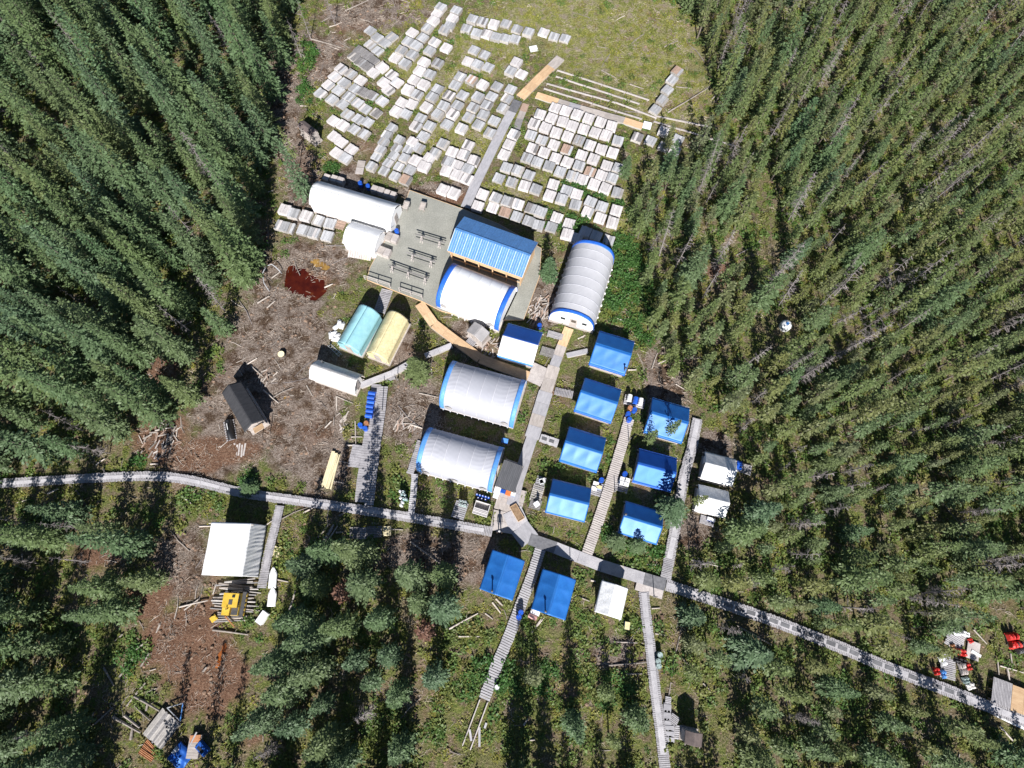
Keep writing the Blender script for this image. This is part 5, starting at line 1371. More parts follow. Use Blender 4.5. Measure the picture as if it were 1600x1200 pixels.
for k in range(3): MB().box((L * .5 + 0.62 + k * 1.22, -0.1, 0.51 + 0.004 * k), (1.2, W * 1.02, 0.04)).build('plywood_sheet', 'plywood', root)
for k, (q, sz, m, an_, lab) in enumerate([((1080,370),(1.3,0.7,0.4),'red_plastic',-0.15,'largest red jerrycan pile on the lower right deck'),((1150,490),(0.5,0.75,0.45),'red_plastic',0.1,'red fuel can at the right side of the lower right deck'),((885,530),(0.5,0.75,0.4),'red_plastic',0.05,'red fuel can left of the lower right slatted deck'),((1165,275),(0.35,0.45,0.3),'red_plastic',0.4,'small red can at the top of the lower right deck'),((1080,440),(1.3,0.6,0.35),'black_plastic',-0.3,'black bags on the lower right deck'),((1105,510),(0.7,1.2,0.35),'board_pinkish',0.1,'pale crate below the black bags at lower right'),((935,445),(0.55,0.9,0.3),'white_plastic',0.2,'white bundle on the left of the lower right deck'),((940,555),(0.5,0.8,0.3),'light_blue_tarp',0.0,'pale blue sheet bundle at the foot of the lower right deck'),((1040,200),(1.0,0.6,0.3),'white_plastic',-0.3,'white crates on the broken upper deck at lower right'),((1020,325),(0.5,0.5,0.3),'rusty_steel',0.3,'brown round tub on the broken deck at lower right'),((1125,215),(0.8,0.5,0.35),'white_canvas',-0.4,'white sacks right of the broken deck at lower right'),((1060,110),(1.3,0.9,0.35),'black_plastic',-0.5,'black tarp heap at the top of the lower right jumble'),((1130,605),(0.6,0.6,0.4),'grey_green_paint',0.2,'olive pack beside the lower right deck'),((1170,655),(0.8,0.6,0.3),'dirty_canvas',0.3,'cream sack by the walk at lower right'),((1540,275),(1.1,1.6,0.6),'red_plastic',0.1,'heap of bright red gear at the right edge'),((1590,330),(0.9,1.3,0.6),'dark_steel',0.1,'dark blue-grey box beside the red heap at the right edge')]):
    p = P(*zr(*q), 0.3 + sz[2])
    root = thing('gear_pile', lab, 'gear', (p.x, p.y, 0.0), an_)
    n = 3 if sz[0] * sz[1] > 0.6 else 2
    for i in range(n):
        for j in range(2):
            ph = rng.random() * 6
            MB().sheet(lambda u, v: ((u - .5) * sz[0] / n * 1.05, (v - .5) * sz[1] / 2 * 1.05, 0.32 + sz[2] * (math.sin(math.pi * u) * math.sin(math.pi * v)) ** 0.28 + 0.03 * math.sin(11 * u + 9 * v + ph)), 6, 6, 0.05).build('bundle', m, root, ((i - (n - 1) / 2) * sz[0] / n + rng.uniform(-.04, .04), (j - .5) * sz[1] / 2, rng.uniform(-.05, .05)), rng.uniform(-.25, .25))
    MB().box((0, 0, 0.17), (sz[0] * .8, sz[1] * .8, 0.34)).build('base_box', 'side_wood', root)
a, b = P(*zr(1410, 895), 0.2), P(*zr(1600, 985), 0.2)
o = MB().box((0, 0, 0.2), ((b - a).length + 1.5, 0.7, 0.05)).box((0, 0, 0.1), ((b - a).length, 0.1, 0.15)).build('white_sheet', 'white_plastic', None, (*((a + b) / 2)[:2], 0.02), heading(a, b)); tag(o, 'white sheet lying below the walk at the right edge', 'sheet')
# small white dome in the right forest
p = P(*S(1000, 300, 4)(915, 830), 0.8)
root = thing('white_tank', 'white rounded tank alone among trees in the right forest', 'tank', (p.x, p.y, 0))
MB().lathe([(0.62, 0), (0.7, 0.1), (0.7, 0.8), (0.55, 1.05), (0.2, 1.15)], 18).build('tank_body', 'white_plastic', root, smooth=True)
MB().lathe([(0.2, 0), (0.2, 0.08)], 10).build('lid', 'light_blue_tarp', root, (0, 0, 1.14))
KEEP_RECT.append((p.x - 1.6, p.y - 1.4, 3.0, 2.8, 0))
# items right of the sloping walk
p = P(*z5(705, 980), 0.5)
root = thing('pink_cylinder', 'pink cylinder lying at the corner of the right lower blue tent', 'cylinder', (p.x, p.y, 0.32), -0.35)
MB().tube((-.45, 0, 0), (.45, 0, 0), 0.27, n=18).build('cylinder_body', 'pink_paint', root)
for s in (-1, 1): MB().tube((s * .46, 0, 0), (s * .5, 0, 0), 0.2, n=14).build('end_cap', 'pink_paint', root)
MB().box((0, 0, -0.2), (0.7, 0.5, 0.24)).build('cradle', 'log', root)
o = MB().box((0, 0, 0.4), (1.0, 0.55, 0.04)).box((0, 0, 0.2), (0.1, 0.4, 0.4)).build('white_sheet', 'white_plastic', None, (*P(*z5(727, 942), 0.4)[:2], 0), -0.35); tag(o, 'small white board above the pink cylinder', 'sheet')
# posts and lamp poles
for q, h_, lab in ((p0(803,915),1.9,'thin dark post at the lower edge of the junction deck'),(z2(755,370),1.5,'thin post on the right side of the slatted walk'),(z2(640,790),1.4,'short post beside the coolers on the slatted walk'),(z6(1260,560),2.6,'thin pole at the long arch shelter front'),(z6(525,565),2.2,'left thin pipe beside the grey metal roofed shed'),(z6(595,610),2.0,'right thin pipe beside the grey metal roofed shed'),(z5(1015,505),1.8,'thin post beside the cross walk'),(z3(485,810),1.8,'thin post on the small plywood landing'),(ze(757,290),2.0,'thin post beside the plank gangway'),(ze(630,545),3.4,'pole at the right lane of the double plank walk')):
    p = P(*q)
    o = MB().tube((0, 0, 0), (0, 0, h_), 0.05, 0.04, 8).box((0, 0, 0.03), (0.2, 0.2, 0.06)).build('post', 'dark_wood', None, (p.x, p.y, 0.3))
    tag(o, lab, 'post')
# ------------------------------------------------------------------ person
def person(px, label, face):
    p = P(*px, 0.36)
    me = bpy.data.meshes.new('body')
    J = [((0,0,0.95),.15),((0,0.01,1.15),.14),((0,0,1.38),.16),((0,0,1.5),.07),((0,0.01,1.58),.085),((0,0.02,1.70),.10),((0,0.01,1.78),.075),
         ((.18,0,1.42),.07),((.25,-.02,1.16),.055),((.27,.06,.92),.042),((.27,.09,.83),.04),
         ((-.18,0,1.42),.07),((-.25,-.02,1.16),.055),((-.27,.06,.92),.042),((-.27,.09,.83),.04),
         ((.10,0,.86),.10),((.12,.02,.48),.075),((.13,-.01,.1),.055),((.14,.14,.05),.05),
         ((-.10,0,.86),.10),((-.12,.02,.48),.075),((-.13,-.01,.1),.055),((-.14,.14,.05),.05)]
    E = [(0,1),(1,2),(2,3),(3,4),(4,5),(5,6),(2,7),(7,8),(8,9),(9,10),(2,11),(11,12),(12,13),(13,14),(0,15),(15,16),(16,17),(17,18),(0,19),(19,20),(20,21),(21,22)]
    me.from_pydata([j[0] for j in J], E, [])
    o = obj('person', me, None, (p.x, p.y, 0.36), face)
    sm = o.modifiers.new('skin', 'SKIN')
    for i, j in enumerate(J): me.skin_vertices[0].data[i].radius = (j[1], j[1])
    me.skin_vertices[0].data[0].use_root = True
    ss = o.modifiers.new('smooth', 'SUBSURF'); ss.levels = 2; ss.render_levels = 2
    me.materials.append(MATS['cloth_dark'])
    tag(o, label, 'person')
    MB().lathe([(0.115, -.12), (0.118, 0.0), (0.10, 0.07), (0.03, 0.11)], 14).build('cap', 'dirty_canvas', o, (0, 0.01, 1.77), smooth=True)
    fc = MB().sheet(lambda u, v: ((u - .5) * .15, 0.105 - 0.05 * (2 * u - 1) ** 2, (v - .5) * .17), 6, 6, 0.01).build('face', 'skin', o, (0, 0.01, 1.69), smooth=True)
    MB().box((0, 0.115, 0), (0.03, 0.04, 0.05)).build('nose', 'skin', fc)
    for s in (-1, 1): MB().box((s * .035, 0.1, 0.03), (0.022, 0.012, 0.014)).build('eye', 'black_plastic', fc)
    for s in (-1, 1):
        hd = MB().box((0, 0, -.05), (0.035, 0.08, 0.10))
        for k in range(4): hd.tube((0, -.03 + k * .02, -.1), (-.01 * s, -.03 + k * .02, -.165 - (0.015 if k in (1, 2) else 0)), 0.009, 0.008, 6)
        hd.tube((0, 0.04, -.05), (0, 0.07, -.1), 0.01, 0.009, 6)
        hd.build('hand', 'skin', o, (s * .27, .10, .83))
        MB().box((0, 0, 0), (0.1, 0.27, 0.09)).build('boot', 'black_plastic', o, (s * .135, .05, .045))
person(p0(857, 968), 'person in dark clothes standing at the edge of the junction deck', math.pi)
# ------------------------------------------------------------------ trees
def np_mesh(name, V, F, mats, midx=None):
    me = bpy.data.meshes.new(name)
    V = np.asarray(V, np.float32); F = np.asarray(F, np.int32)
    k = F.shape[1]
    me.vertices.add(len(V)); me.vertices.foreach_set('co', V.ravel())
    me.loops.add(F.size); me.loops.foreach_set('vertex_index', F.ravel())
    me.polygons.add(len(F)); me.polygons.foreach_set('loop_start', np.arange(0, F.size, k, dtype=np.int32))
    for m in mats: me.materials.append(MATS[m])
    if midx is not None: me.polygons.foreach_set('material_index', np.asarray(midx, np.int32))
    me.update(calc_edges=True)
    return me
def rot_basis(az, el, roll):
    d = np.array([math.cos(el) * math.cos(az), math.cos(el) * math.sin(az), math.sin(el)])
    s = np.array([-math.sin(az), math.cos(az), 0.0])
    u = np.cross(d, s)
    s2 = s * math.cos(roll) + u * math.sin(roll)
    return d, s2
def spruce_crown(seed, h, r, z0=0.12, dens=1.0, sparse=0.0, leaf=1.0):
    r_ = random.Random(seed)
    V = []; F = []
    z = h * z0
    lobes = [(r_.random() * 6.28, r_.uniform(0.0, 0.22)) for _ in range(3)]
    while z < h * 0.985:
        t = (z - h * z0) / (h * (1 - z0))
        prof = (1 - t) ** 0.92 * (0.6 + 0.4 * min(1, t * 5 + 0.25)) * 1.08
        R_ = r * prof + 0.10
        nb = max(3, int((5 + 3 * (1 - t)) * dens))
        a0 = r_.random() * 6.28
        for b in range(nb):
            if r_.random() < sparse: continue
            az = a0 + b * 6.283 / nb + r_.uniform(-.28, .28)
            L = R_ * r_.uniform(0.66, 1.12) * (1 + sum(k * math.cos(az - q) for q, k in lobes) * 0.6)
            droop = -0.30 + 0.75 * t ** 1.5 + r_.uniform(-.12, .12)
            zb = z + r_.uniform(-.12, .12)
            n = max(2, int(L / 0.26))
            for i in range(n):
                s = (i + 0.7) / n
                x = L * s
                cz = zb + math.tan(droop) * x + 0.14 * s * s * L * 0.5
                cx, cy = math.cos(az) * x, math.sin(az) * x
                w = (0.16 + 0.26 * (1 - abs(s - 0.55))) * leaf * (0.7 + 0.3 * (1 - t))
                for sd in (-1, 1):
                    la = az + sd * r_.uniform(0.45, 0.95) if i < n - 1 else az + sd * r_.uniform(0.1, 0.4)
                    ln = w * r_.uniform(1.0, 1.7)
                    d, q = rot_basis(la, droop * 0.6 + r_.uniform(-.35, .25), r_.uniform(-.7, .7))
                    o = np.array([cx, cy, cz])
                    wd = w * r_.uniform(0.26, 0.42)
                    k = len(V)
                    V.extend([o, o + d * ln * 0.45 + q * wd, o + d * ln, o + d * ln * 0.45 - q * wd])
                    F.append((k, k + 1, k + 2, k + 3))
        z += (0.30 + 0.16 * (1 - t)) / dens ** 0.5
    for i in range(8):                                    # leader
        d, q = rot_basis(r_.random() * 6.28, r_.uniform(.8, 1.3), 0)
        o = np.array([0, 0, h * (0.93 + 0.07 * i / 8)]); k = len(V)
        V.extend([o, o + d * .14 + q * .05, o + d * .3, o + d * .14 - q * .05]); F.append((k, k + 1, k + 2, k + 3))
    return np.array(V), np.array(F)
def trunk_mb(h, r, seed, limbs=8):
    r_ = random.Random(seed)
    mb = MB()
    n = 6; bend = (r_.uniform(-.1, .1), r_.uniform(-.1, .1))
    pts = [(bend[0] * math.sin(math.pi * i / n), bend[1] * math.sin(math.pi * i / n), h * i / n - (0.15 if i == 0 else 0)) for i in range(n + 1)]
    for i in range(n): mb.tube(pts[i], pts[i + 1], r * (1 - i / n) ** 1.3 + .010, r * (1 - (i + 1) / n) ** 1.3 + .008, 6)
    for i in range(limbs):
        z_ = h * r_.uniform(0.06, 0.7); a = r_.random() * 6.28; L = r_.uniform(.4, .9)
        mb.tube((0, 0, z_), (math.cos(a) * L, math.sin(a) * L, z_ - L * .2), 0.02, 0.006, 3)
    return mb
def snag_branches(seed, h, r, dens):
    r_ = random.Random(seed)
    mb = MB()
    z_ = h * 0.15
    while z_ < h * 0.95:
        t = z_ / h
        for b in range(r_.randint(2, 4)):
            if r_.random() > dens: continue
            a = r_.random() * 6.28; L = r * (1 - t) ** 0.6 * r_.uniform(.4, 1.1) + .1
            e = Vector((math.cos(a) * L, math.sin(a) * L, z_ - L * r_.uniform(-.1, .5)))
            mb.tube((0, 0, z_), e, 0.03, 0.010, 3)
            for k in range(4):
                s = r_.uniform(.3, .95); aa = a + r_.choice((-1, 1)) * r_.uniform(.5, 1.0)
                q = Vector((0, 0, z_)).lerp(e, s)
                mb.tube(q, q + Vector((math.cos(aa), math.sin(aa), -.25)) * (L * .4), 0.014, 0.005, 3)
        z_ += 0.28
    return mb
TREES = {'big': [], 'mid': [], 'thin': [], 'snag': [], 'rust': []}
def add_kind(kind, k, h, r, mat, **kw):
    V, F = spruce_crown(100 + k * 7 + len(kind), h, r, **kw)
    crown = np_mesh('crown', V, F, [mat])
    tmb = trunk_mb(h * 0.96, 0.055 + h * 0.0085, k)
    trunk = tmb.mesh('trunk', 'bark')
    # one joined mesh for the far mass
    tv = np.array(tmb.v); joined_v = np.concatenate([V, tv])
    jf = [list(f) for f in F] + [[i + len(V) for i in f] for f in tmb.f]
    jm = bpy.data.meshes.new('spruce_joined'); jm.from_pydata([tuple(v) for v in joined_v], [], jf)
    jm.materials.append(MATS[mat]); jm.materials.append(MATS['bark'])
    jm.polygons.foreach_set('material_index', [0] * len(F) + [1] * len(tmb.f)); jm.update()
    TREES[kind].append((crown, trunk, jm, h, r))
for k in range(8): add_kind('big', k, 10.5 + (k % 4) * 1.0, 1.7 + 0.22 * (k % 3), 'spruce_needles', z0=0.10 + 0.04 * (k % 3), dens=1.05, sparse=0.05)
for k in range(6): add_kind('mid', k + 20, 7.6 + (k % 3) * 0.8, 1.45 + 0.18 * (k % 3), 'spruce_needles', z0=0.12, dens=1.0, sparse=0.05)
for k in range(9): add_kind('thin', k + 40, 5.8 + (k % 5) * 0.7, 0.85 + 0.13 * (k % 4), 'thin_spruce_needles', z0=0.15 + 0.1 * (k % 3), dens=0.95, sparse=0.16, leaf=0.95)
add_kind('rust', 70, 6.5, 1.1, 'rust_needles', dens=0.9, sparse=0.15)
SNAG = []
for k in range(6):
    h = 7.0 + k * 0.8
    SNAG.append((snag_branches(k + 5, h, 0.9 + .15 * (k % 3), 0.4 + 0.1 * k).mesh('branches', 'dead_bark'), trunk_mb(h, 0.085, k + 9, 4).mesh('trunk', 'dead_bark'), h))
def put_tree(x, y, kind, label, group=None, k=None, s=1.0, sz=1.0, name='spruce_tree', lean=0.03):
    L = TREES[kind]; c, t, _, h, r = L[rng.randrange(len(L)) if k is None else k % len(L)]
    root = thing(name, label, 'tree', (x, y, -0.05), rng.random() * 6.28, group)
    root.rotation_euler = (rng.uniform(-lean, lean), rng.uniform(-lean, lean), rng.random() * 6.28)
    root.scale = (s, s, s * sz)
    obj('trunk', t, root); obj('crown', c, root)
    return root
def put_snag(x, y, label, group, k=None, s=1.0, lean=0.06):
    b, t, h = SNAG[rng.randrange(len(SNAG)) if k is None else k]
    root = thing('dead_tree', label, 'tree', (x, y, -0.05), 0, group)
    root.rotation_euler = (rng.uniform(-lean, lean), rng.uniform(-lean, lean), rng.random() * 6.28)
    root.scale = (s, s, s)
    obj('trunk', t, root); obj('branches', b, root)['kind'] = 'stuff'
PLACED = []
def free(x, y, d):
    return all((x - a) ** 2 + (y - b) ** 2 > d * d for a, b in PLACED)
# single trees that stand out
def solo(px, kind, h, r, label, name='spruce_tree'):
    p = P(*px)
    L = TREES[kind]; k = rng.randrange(len(L)); _, _, _, h0, r0 = L[k]
    s = r / r0
    put_tree(p.x, p.y, kind, label, None, k, s, (h / h0) / s, name, 0.01)
    PLACED.append((p.x, p.y))
solo((656,588), 'mid', 6.0, 1.75, 'lone rounded spruce between the plank gangways')
solo((856,436), 'mid', 5.2, 1.3, 'lone spruce right of the blue metal roofed shed')
solo((1040,798), 'mid', 6.0, 1.9, 'broad lone spruce between the two lower right blue tents')
solo((1080,786), 'thin', 6.0, 0.55, 'thin leaning sapling across the lower white tent')
solo((482,309), 'mid', 10.5, 1.5, 'tall single spruce at the left corner of the long white shelter')
solo((468,262), 'thin', 8.0, 0.7, 'slender spruce near the little brown-roofed shed')
solo((992,852), 'mid', 3.6, 1.1, 'small spruce at the lower edge of the lowest right blue tent')
solo((962,845), 'mid', 3.0, 1.2, 'small bushy spruce left of the lowest right blue tent')
solo((1040,680), 'thin', 6.5, 0.6, 'slender spruce whose shadow falls on the upper right blue tent')
solo((1010,690), 'thin', 5.5, 0.7, 'slender spruce in the gap behind the middle right blue tent')
solo((545,925), 'rust', 5.5, 1.1, 'left rusty dead spruce in the lower woods', 'rusty_spruce')
solo((668,985), 'rust', 5.5, 1.0, 'right rusty dead spruce in the lower woods', 'rusty_spruce')
solo((1040,232), 'thin', 5.0, 0.8, 'small spruce shading the stacks at the grid corner')
solo((1088,240), 'thin', 7.5, 1.0, 'dark spruce right of the stacks at the grid corner')
solo((975,275), 'mid', 4.0, 1.0, 'small spruce at the right edge of the core box grid')
solo((394,764), 'mid', 1.9, 1.2, 'small round spruce on the far side of the walk above the tarp building')
solo((1152,1010), 'mid', 8.5, 2.0, 'broad spruce below the mat walkway')
solo((322,1215), 'mid', 9.5, 1.1, 'slim tall spruce at the bottom edge below the scrap platform')
solo((362,1205), 'mid', 8.5, 1.0, 'second slim spruce at the bottom edge right of the scrap platform')
solo((262,1225), 'mid', 9.5, 1.2, 'slim spruce at the bottom edge left of the scrap platform')
# forests
SIDE = {}
def place_words(x, y, zone):
    u, v = proj(x, y, 2)
    if zone == 'left':
        row = 'near the top edge' if v < 110 else 'level with the core box field' if v < 270 else 'level with the white shelters' if v < 400 else 'level with the red pool' if v < 520 else 'level with the black-roofed cabin' if v < 650 else 'just above the curving walk'
        dep = 'photo edge' if u < 60 else 'far left' if u < 150 else 'middle' if u < 260 else 'inner side' if u < 350 else 'clearing edge'
        return dep + ' ' + row
    if zone == 'right':
        row = 'near the top edge' if v < 120 else 'level with the core box grid' if v < 330 else 'level with the long arch shelter' if v < 520 else 'level with the white tank' if v < 620 else 'level with the white tents' if v < 830 else 'just above the mat walkway'
        dep = 'photo edge' if u > 1530 else 'far right' if u > 1400 else 'middle' if u > 1260 else 'inner side' if u > 1150 else 'clearing edge'
        return dep + ' ' + row
    row = 'upper part' if v < 950 else 'middle part' if v < 1060 else 'by the bottom edge'
    return row + (', left side' if u < {'lower left': 100, 'bottom': 570, 'bottom middle': 890, 'lower right': 1250}[zone] else ', right side')
def wpoly(px): return [tuple(P(*q)[:2]) for q in px]
LEFT = wpoly([(-420,-300),(500,-200),(478,20),(455,95),(436,130),(428,250),(418,330),(405,420),(398,470),(368,520),(322,560),(312,640),(262,668),(210,690),(150,722),(60,735),(-420,742)])
LOWL = wpoly([(-400,860),(40,815),(100,797),(175,800),(245,840),(255,910),(215,955),(165,1010),(140,1100),(150,1400),(-400,1400)])
BOTM = wpoly([(415,1420),(430,1110),(470,1000),(482,890),(520,860),(600,850),(640,880),(700,900),(706,1000),(690,1060),(640,1110),(620,1420)])
BOTR = wpoly([(790,1420),(800,1120),(815,1060),(860,1045),(930,1050),(985,1080),(1000,1420)])
BOTE = wpoly([(1060,1420),(1065,1080),(1070,950),(1115,965),(1195,1005),(1325,1062),(1445,1112),(1555,1165),(1900,1300),(1900,1420)])
RIGHT = wpoly([(1062,-300),(1062,-40),(1085,60),(1118,150),(1122,215),(1075,260),(1000,285),(985,330),(1000,420),(1012,520),(1040,580),(1105,630),(1160,690),(1185,770),(1140,830),(1075,880),(1090,915),(1200,958),(1300,998),(1400,1040),(1465,1040),(1475,940),(1570,935),(1620,1000),(2050,1100),(2050,-300)])
CAND = []
def fill(poly, n_try, dmin, kinds, hs, zone, snag=0.0, gapn=0.0, seed=0):
    r_ = random.Random(900 + seed)
    xs = [p[0] for p in poly]; ys = [p[1] for p in poly]
    grid = {}
    for a, b in PLACED: grid.setdefault((int(a // 3), int(b // 3)), []).append((a, b))
    for _ in range(n_try):
        x = r_.uniform(max(-112, min(xs)), min(112, max(xs))); y = r_.uniform(max(-34, min(ys)), min(108, max(ys)))
        if not in_poly(x, y, poly): continue
        d = dmin * r_.uniform(0.8, 1.5)
        cx, cy = int(x // 3), int(y // 3)
        if any((x - a) ** 2 + (y - b) ** 2 < d * d for i in (-1, 0, 1) for j in (-1, 0, 1) for a, b in grid.get((cx + i, cy + j), ())): continue
        if gapn and vnoise(np.array([x]), np.array([y]), 7.0, 77)[0] < gapn: continue
        if blocked(x, y, 0.3): continue
        grid.setdefault((cx, cy), []).append((x, y)); PLACED.append((x, y))
        kind = r_.choice(kinds)
        s = r_.uniform(*hs)
        CAND.append((x, y, 'snag' if r_.random() < snag else kind, s, zone))
fill(LEFT, 9000, 3.0, ['big', 'big', 'big', 'mid'], (0.8, 1.15), 'left', 0.07, 0.0, 1)
fill(LOWL, 5000, 2.9, ['big', 'big', 'mid'], (0.75, 1.0), 'lower left', 0.10, 0.22, 2)
fill(BOTM, 3000, 2.9, ['big', 'big', 'mid'], (0.72, 1.0), 'bottom', 0.06, 0.15, 3)
fill(BOTR, 2000, 3.0, ['thin', 'mid', 'big'], (0.65, 0.95), 'bottom middle', 0.08, 0.2, 4)
q_ = P(1066, 1128); KEEP_RECT.append((q_.x, q_.y, 4.2, 4.2, 0))
fill(BOTE, 5000, 2.3, ['thin', 'mid', 'thin'], (0.65, 1.0), 'lower right', 0.12, 0.20, 5)
KEEP_RECT.pop()
fill(RIGHT, 26000, 1.75, ['thin'] * 9 + ['mid'], (0.5, 1.05), 'right', 0.17, 0.14, 6)
ZL = {'left': 'spruce in left forest', 'lower left': 'spruce in lower left woods', 'bottom': 'spruce in the woods below the curving walk',
      'bottom middle': 'spruce among bottom centre shrubs', 'lower right': 'spruce below the mat walkway', 'right': 'spruce in right forest'}
ZD = {'left': 'bare grey dead tree in left forest', 'lower left': 'bare dead trunk in lower left woods', 'bottom': 'bare dead trunk below the curving walk',
      'bottom middle': 'bare dead trunk among bottom centre shrubs', 'lower right': 'bare dead trunk below the mat walkway', 'right': 'bare grey dead tree in right forest'}
def size_word(kind, s):
    return {'big': 'tall ', 'mid': 'middling ', 'thin': 'slender '}[kind] if s < 1.0 else {'big': 'very tall ', 'mid': 'bushy ', 'thin': 'taller slender '}[kind]
live, dead, mass = [], [], []
for c in CAND:
    x, y, kind, s, zone = c
    u, v = proj(x, y, 4)
    vis = -30 < u < 1630 and -30 < v < 1230
    if kind == 'snag': (dead if vis else mass).append(c)
    else:
        _, _, _, h, r = TREES[kind][0]
        d = math.hypot(u - 800, v - 909)
        live.append((h * s * r * s * (0.25 + d / 900) if vis else -1, c))
live.sort(key=lambda q: -q[0])
for i, (a, c) in enumerate(live):
    x, y, kind, s, zone = c
    if i < 300 and a > 0: put_tree(x, y, kind, size_word(kind, s) + ZL[zone] + ', ' + place_words(x, y, zone), 'spruces, ' + zone, None, s, rng.uniform(0.92, 1.08))
    else: mass.append(c)
for i, (x, y, kind, s, zone) in enumerate(dead[:300]): put_snag(x, y, ZD[zone] + ', ' + place_words(x, y, zone), 'dead trees, ' + zone, None, s * rng.uniform(0.8, 1.1), 0.09)
# a few standing snags at the upper edge that show in the photograph
for q, lab in (((486,62),'bare pale snag at the top edge left of the stacks'),((524,40),'second bare pale snag at the top edge left of the stacks'),((472,92),'thin bare snag at the upper left forest edge')):
    p = P(*q); put_snag(p.x, p.y, lab, None, 2, 0.8, 0.02)

# ------------------------------------------------------------------ scattered stuff through geometry nodes
def scatter(name, label, cat, protos, pts, rots, scales, idx):
    col = bpy.data.collections.new(name + '_source')
    for i, me in enumerate(protos):
        o = bpy.data.objects.new(f'{name}_piece_{i:02d}', me); col.objects.link(o)
    me = bpy.data.meshes.new(name)
    pts = np.asarray(pts, np.float32)
    me.vertices.add(len(pts)); me.vertices.foreach_set('co', pts.ravel())
    for nm, ty, dat in (('rot', 'FLOAT_VECTOR', np.asarray(rots, np.float32)), ('scl', 'FLOAT_VECTOR', np.asarray(scales, np.float32)), ('pick', 'INT', np.asarray(idx, np.int32))):
        at = me.attributes.new(nm, ty, 'POINT')
        at.data.foreach_set('vector' if ty == 'FLOAT_VECTOR' else 'value', dat.ravel())
    o = obj(name, me)
    tag(o, label, cat, kind='stuff')
    ng = bpy.data.node_groups.new(name + '_nodes', 'GeometryNodeTree')
    ng.interface.new_socket('Geometry', in_out='INPUT', socket_type='NodeSocketGeometry')
    ng.interface.new_socket('Geometry', in_out='OUTPUT', socket_type='NodeSocketGeometry')
    gi = ng.nodes.new('NodeGroupInput'); go = ng.nodes.new('NodeGroupOutput')
    ci = ng.nodes.new('GeometryNodeCollectionInfo'); ci.inputs['Collection'].default_value = col
    ci.inputs['Separate Children'].default_value = True; ci.inputs['Reset Children'].default_value = True
    ip = ng.nodes.new('GeometryNodeInstanceOnPoints'); ip.inputs['Pick Instance'].default_value = True
    def na(n, ty):
        q = ng.nodes.new('GeometryNodeInputNamedAttribute'); q.data_type = ty; q.inputs['Name'].default_value = n
        return q.outputs['Attribute']
    ng.links.new(gi.outputs[0], ip.inputs['Points']); ng.links.new(ci.outputs[0], ip.inputs['Instance'])
    ng.links.new(na('pick', 'INT'), ip.inputs['Instance Index'])
    e2r = ng.nodes.new('FunctionNodeEulerToRotation'); ng.links.new(na('rot', 'FLOAT_VECTOR'), e2r.inputs[0])
    ng.links.new(e2r.outputs[0], ip.inputs['Rotation']); ng.links.new(na('scl', 'FLOAT_VECTOR'), ip.inputs['Scale'])
    ng.links.new(ip.outputs[0], go.inputs[0])
    md = o.modifiers.new('scatter', 'NODES'); md.node_group = ng
    return o
# rest of the forest
protos = []; order = {}
for kind in ('big', 'mid', 'thin'):
    order[kind] = []
    for t in TREES[kind]: order[kind].append(len(protos)); protos.append(t[2])
pt, ro, sc, ix = [], [], [], []
for x, y, kind, s, zone in mass:
    if kind == 'snag': kind = 'thin'
    pt.append((x, y, -0.05)); ro.append((rng.uniform(-.04, .04), rng.uniform(-.04, .04), rng.random() * 6.28)); sc.append((s, s, s * rng.uniform(.9, 1.1))); ix.append(rng.choice(order[kind]))
scatter('spruce_forest', 'mass of further slim spruces filling the forest round the camp', 'forest', protos, pt, ro, sc, ix)
# low plants
def tuft(seed, n, rad, hgt, size, mat, flat=0.4):
    r_ = random.Random(seed); V = []; F = []
    for i in range(n):
        a = r_.random() * 6.28; d = rad * r_.random() ** 0.6
        o = np.array([math.cos(a) * d, math.sin(a) * d, hgt * r_.random() * (1 - 0.6 * d / rad)])
        dd, q = rot_basis(r_.random() * 6.28, r_.uniform(-.3, flat), r_.uniform(-.8, .8))
        s = size * r_.uniform(.6, 1.3); k = len(V)
        V.extend([o, o + dd * s * .5 + q * s * .34, o + dd * s, o + dd * s * .5 - q * s * .34]); F.append((k, k + 1, k + 2, k + 3))
    return np_mesh('tuft', V, F, [mat])
def stick_mesh(seed, mat, n=7):
    r_ = random.Random(seed); mb = MB()
    for i in range(n):
        L = r_.uniform(.12, .7); a = r_.random() * 6.28; c = Vector((r_.uniform(-.7, .7), r_.uniform(-.7, .7), r_.uniform(.01, .08)))
        d = Vector((math.cos(a), math.sin(a), r_.uniform(-.06, .06))) * L / 2
        mb.tube(c - d, c + d, r_.uniform(.010, .026), r_.uniform(.006, .016), 4)
    return mb.mesh('sticks', mat)
def np_in(X, Y, poly):
    c = np.zeros(X.shape, bool); j = len(poly) - 1
    for i in range(len(poly)):
        xi, yi = poly[i]; xj, yj = poly[j]
        if yi != yj: c ^= ((yi > Y) != (yj > Y)) & (X < (xj - xi) * (Y - yi) / (yj - yi) + xi)
        j = i
    return c
def clod_mesh(seed):
    r_ = random.Random(seed); bm = bmesh.new()
    bmesh.ops.create_icosphere(bm, subdivisions=1, radius=0.3)
    for v in bm.verts: v.co = Vector((v.co.x * r_.uniform(.7, 1.4), v.co.y * r_.uniform(.7, 1.4), v.co.z * r_.uniform(.3, .6)))
    me = bpy.data.meshes.new('clod'); bm.to_mesh(me); bm.free(); me.materials.append(MATS['peat_clod']); return me
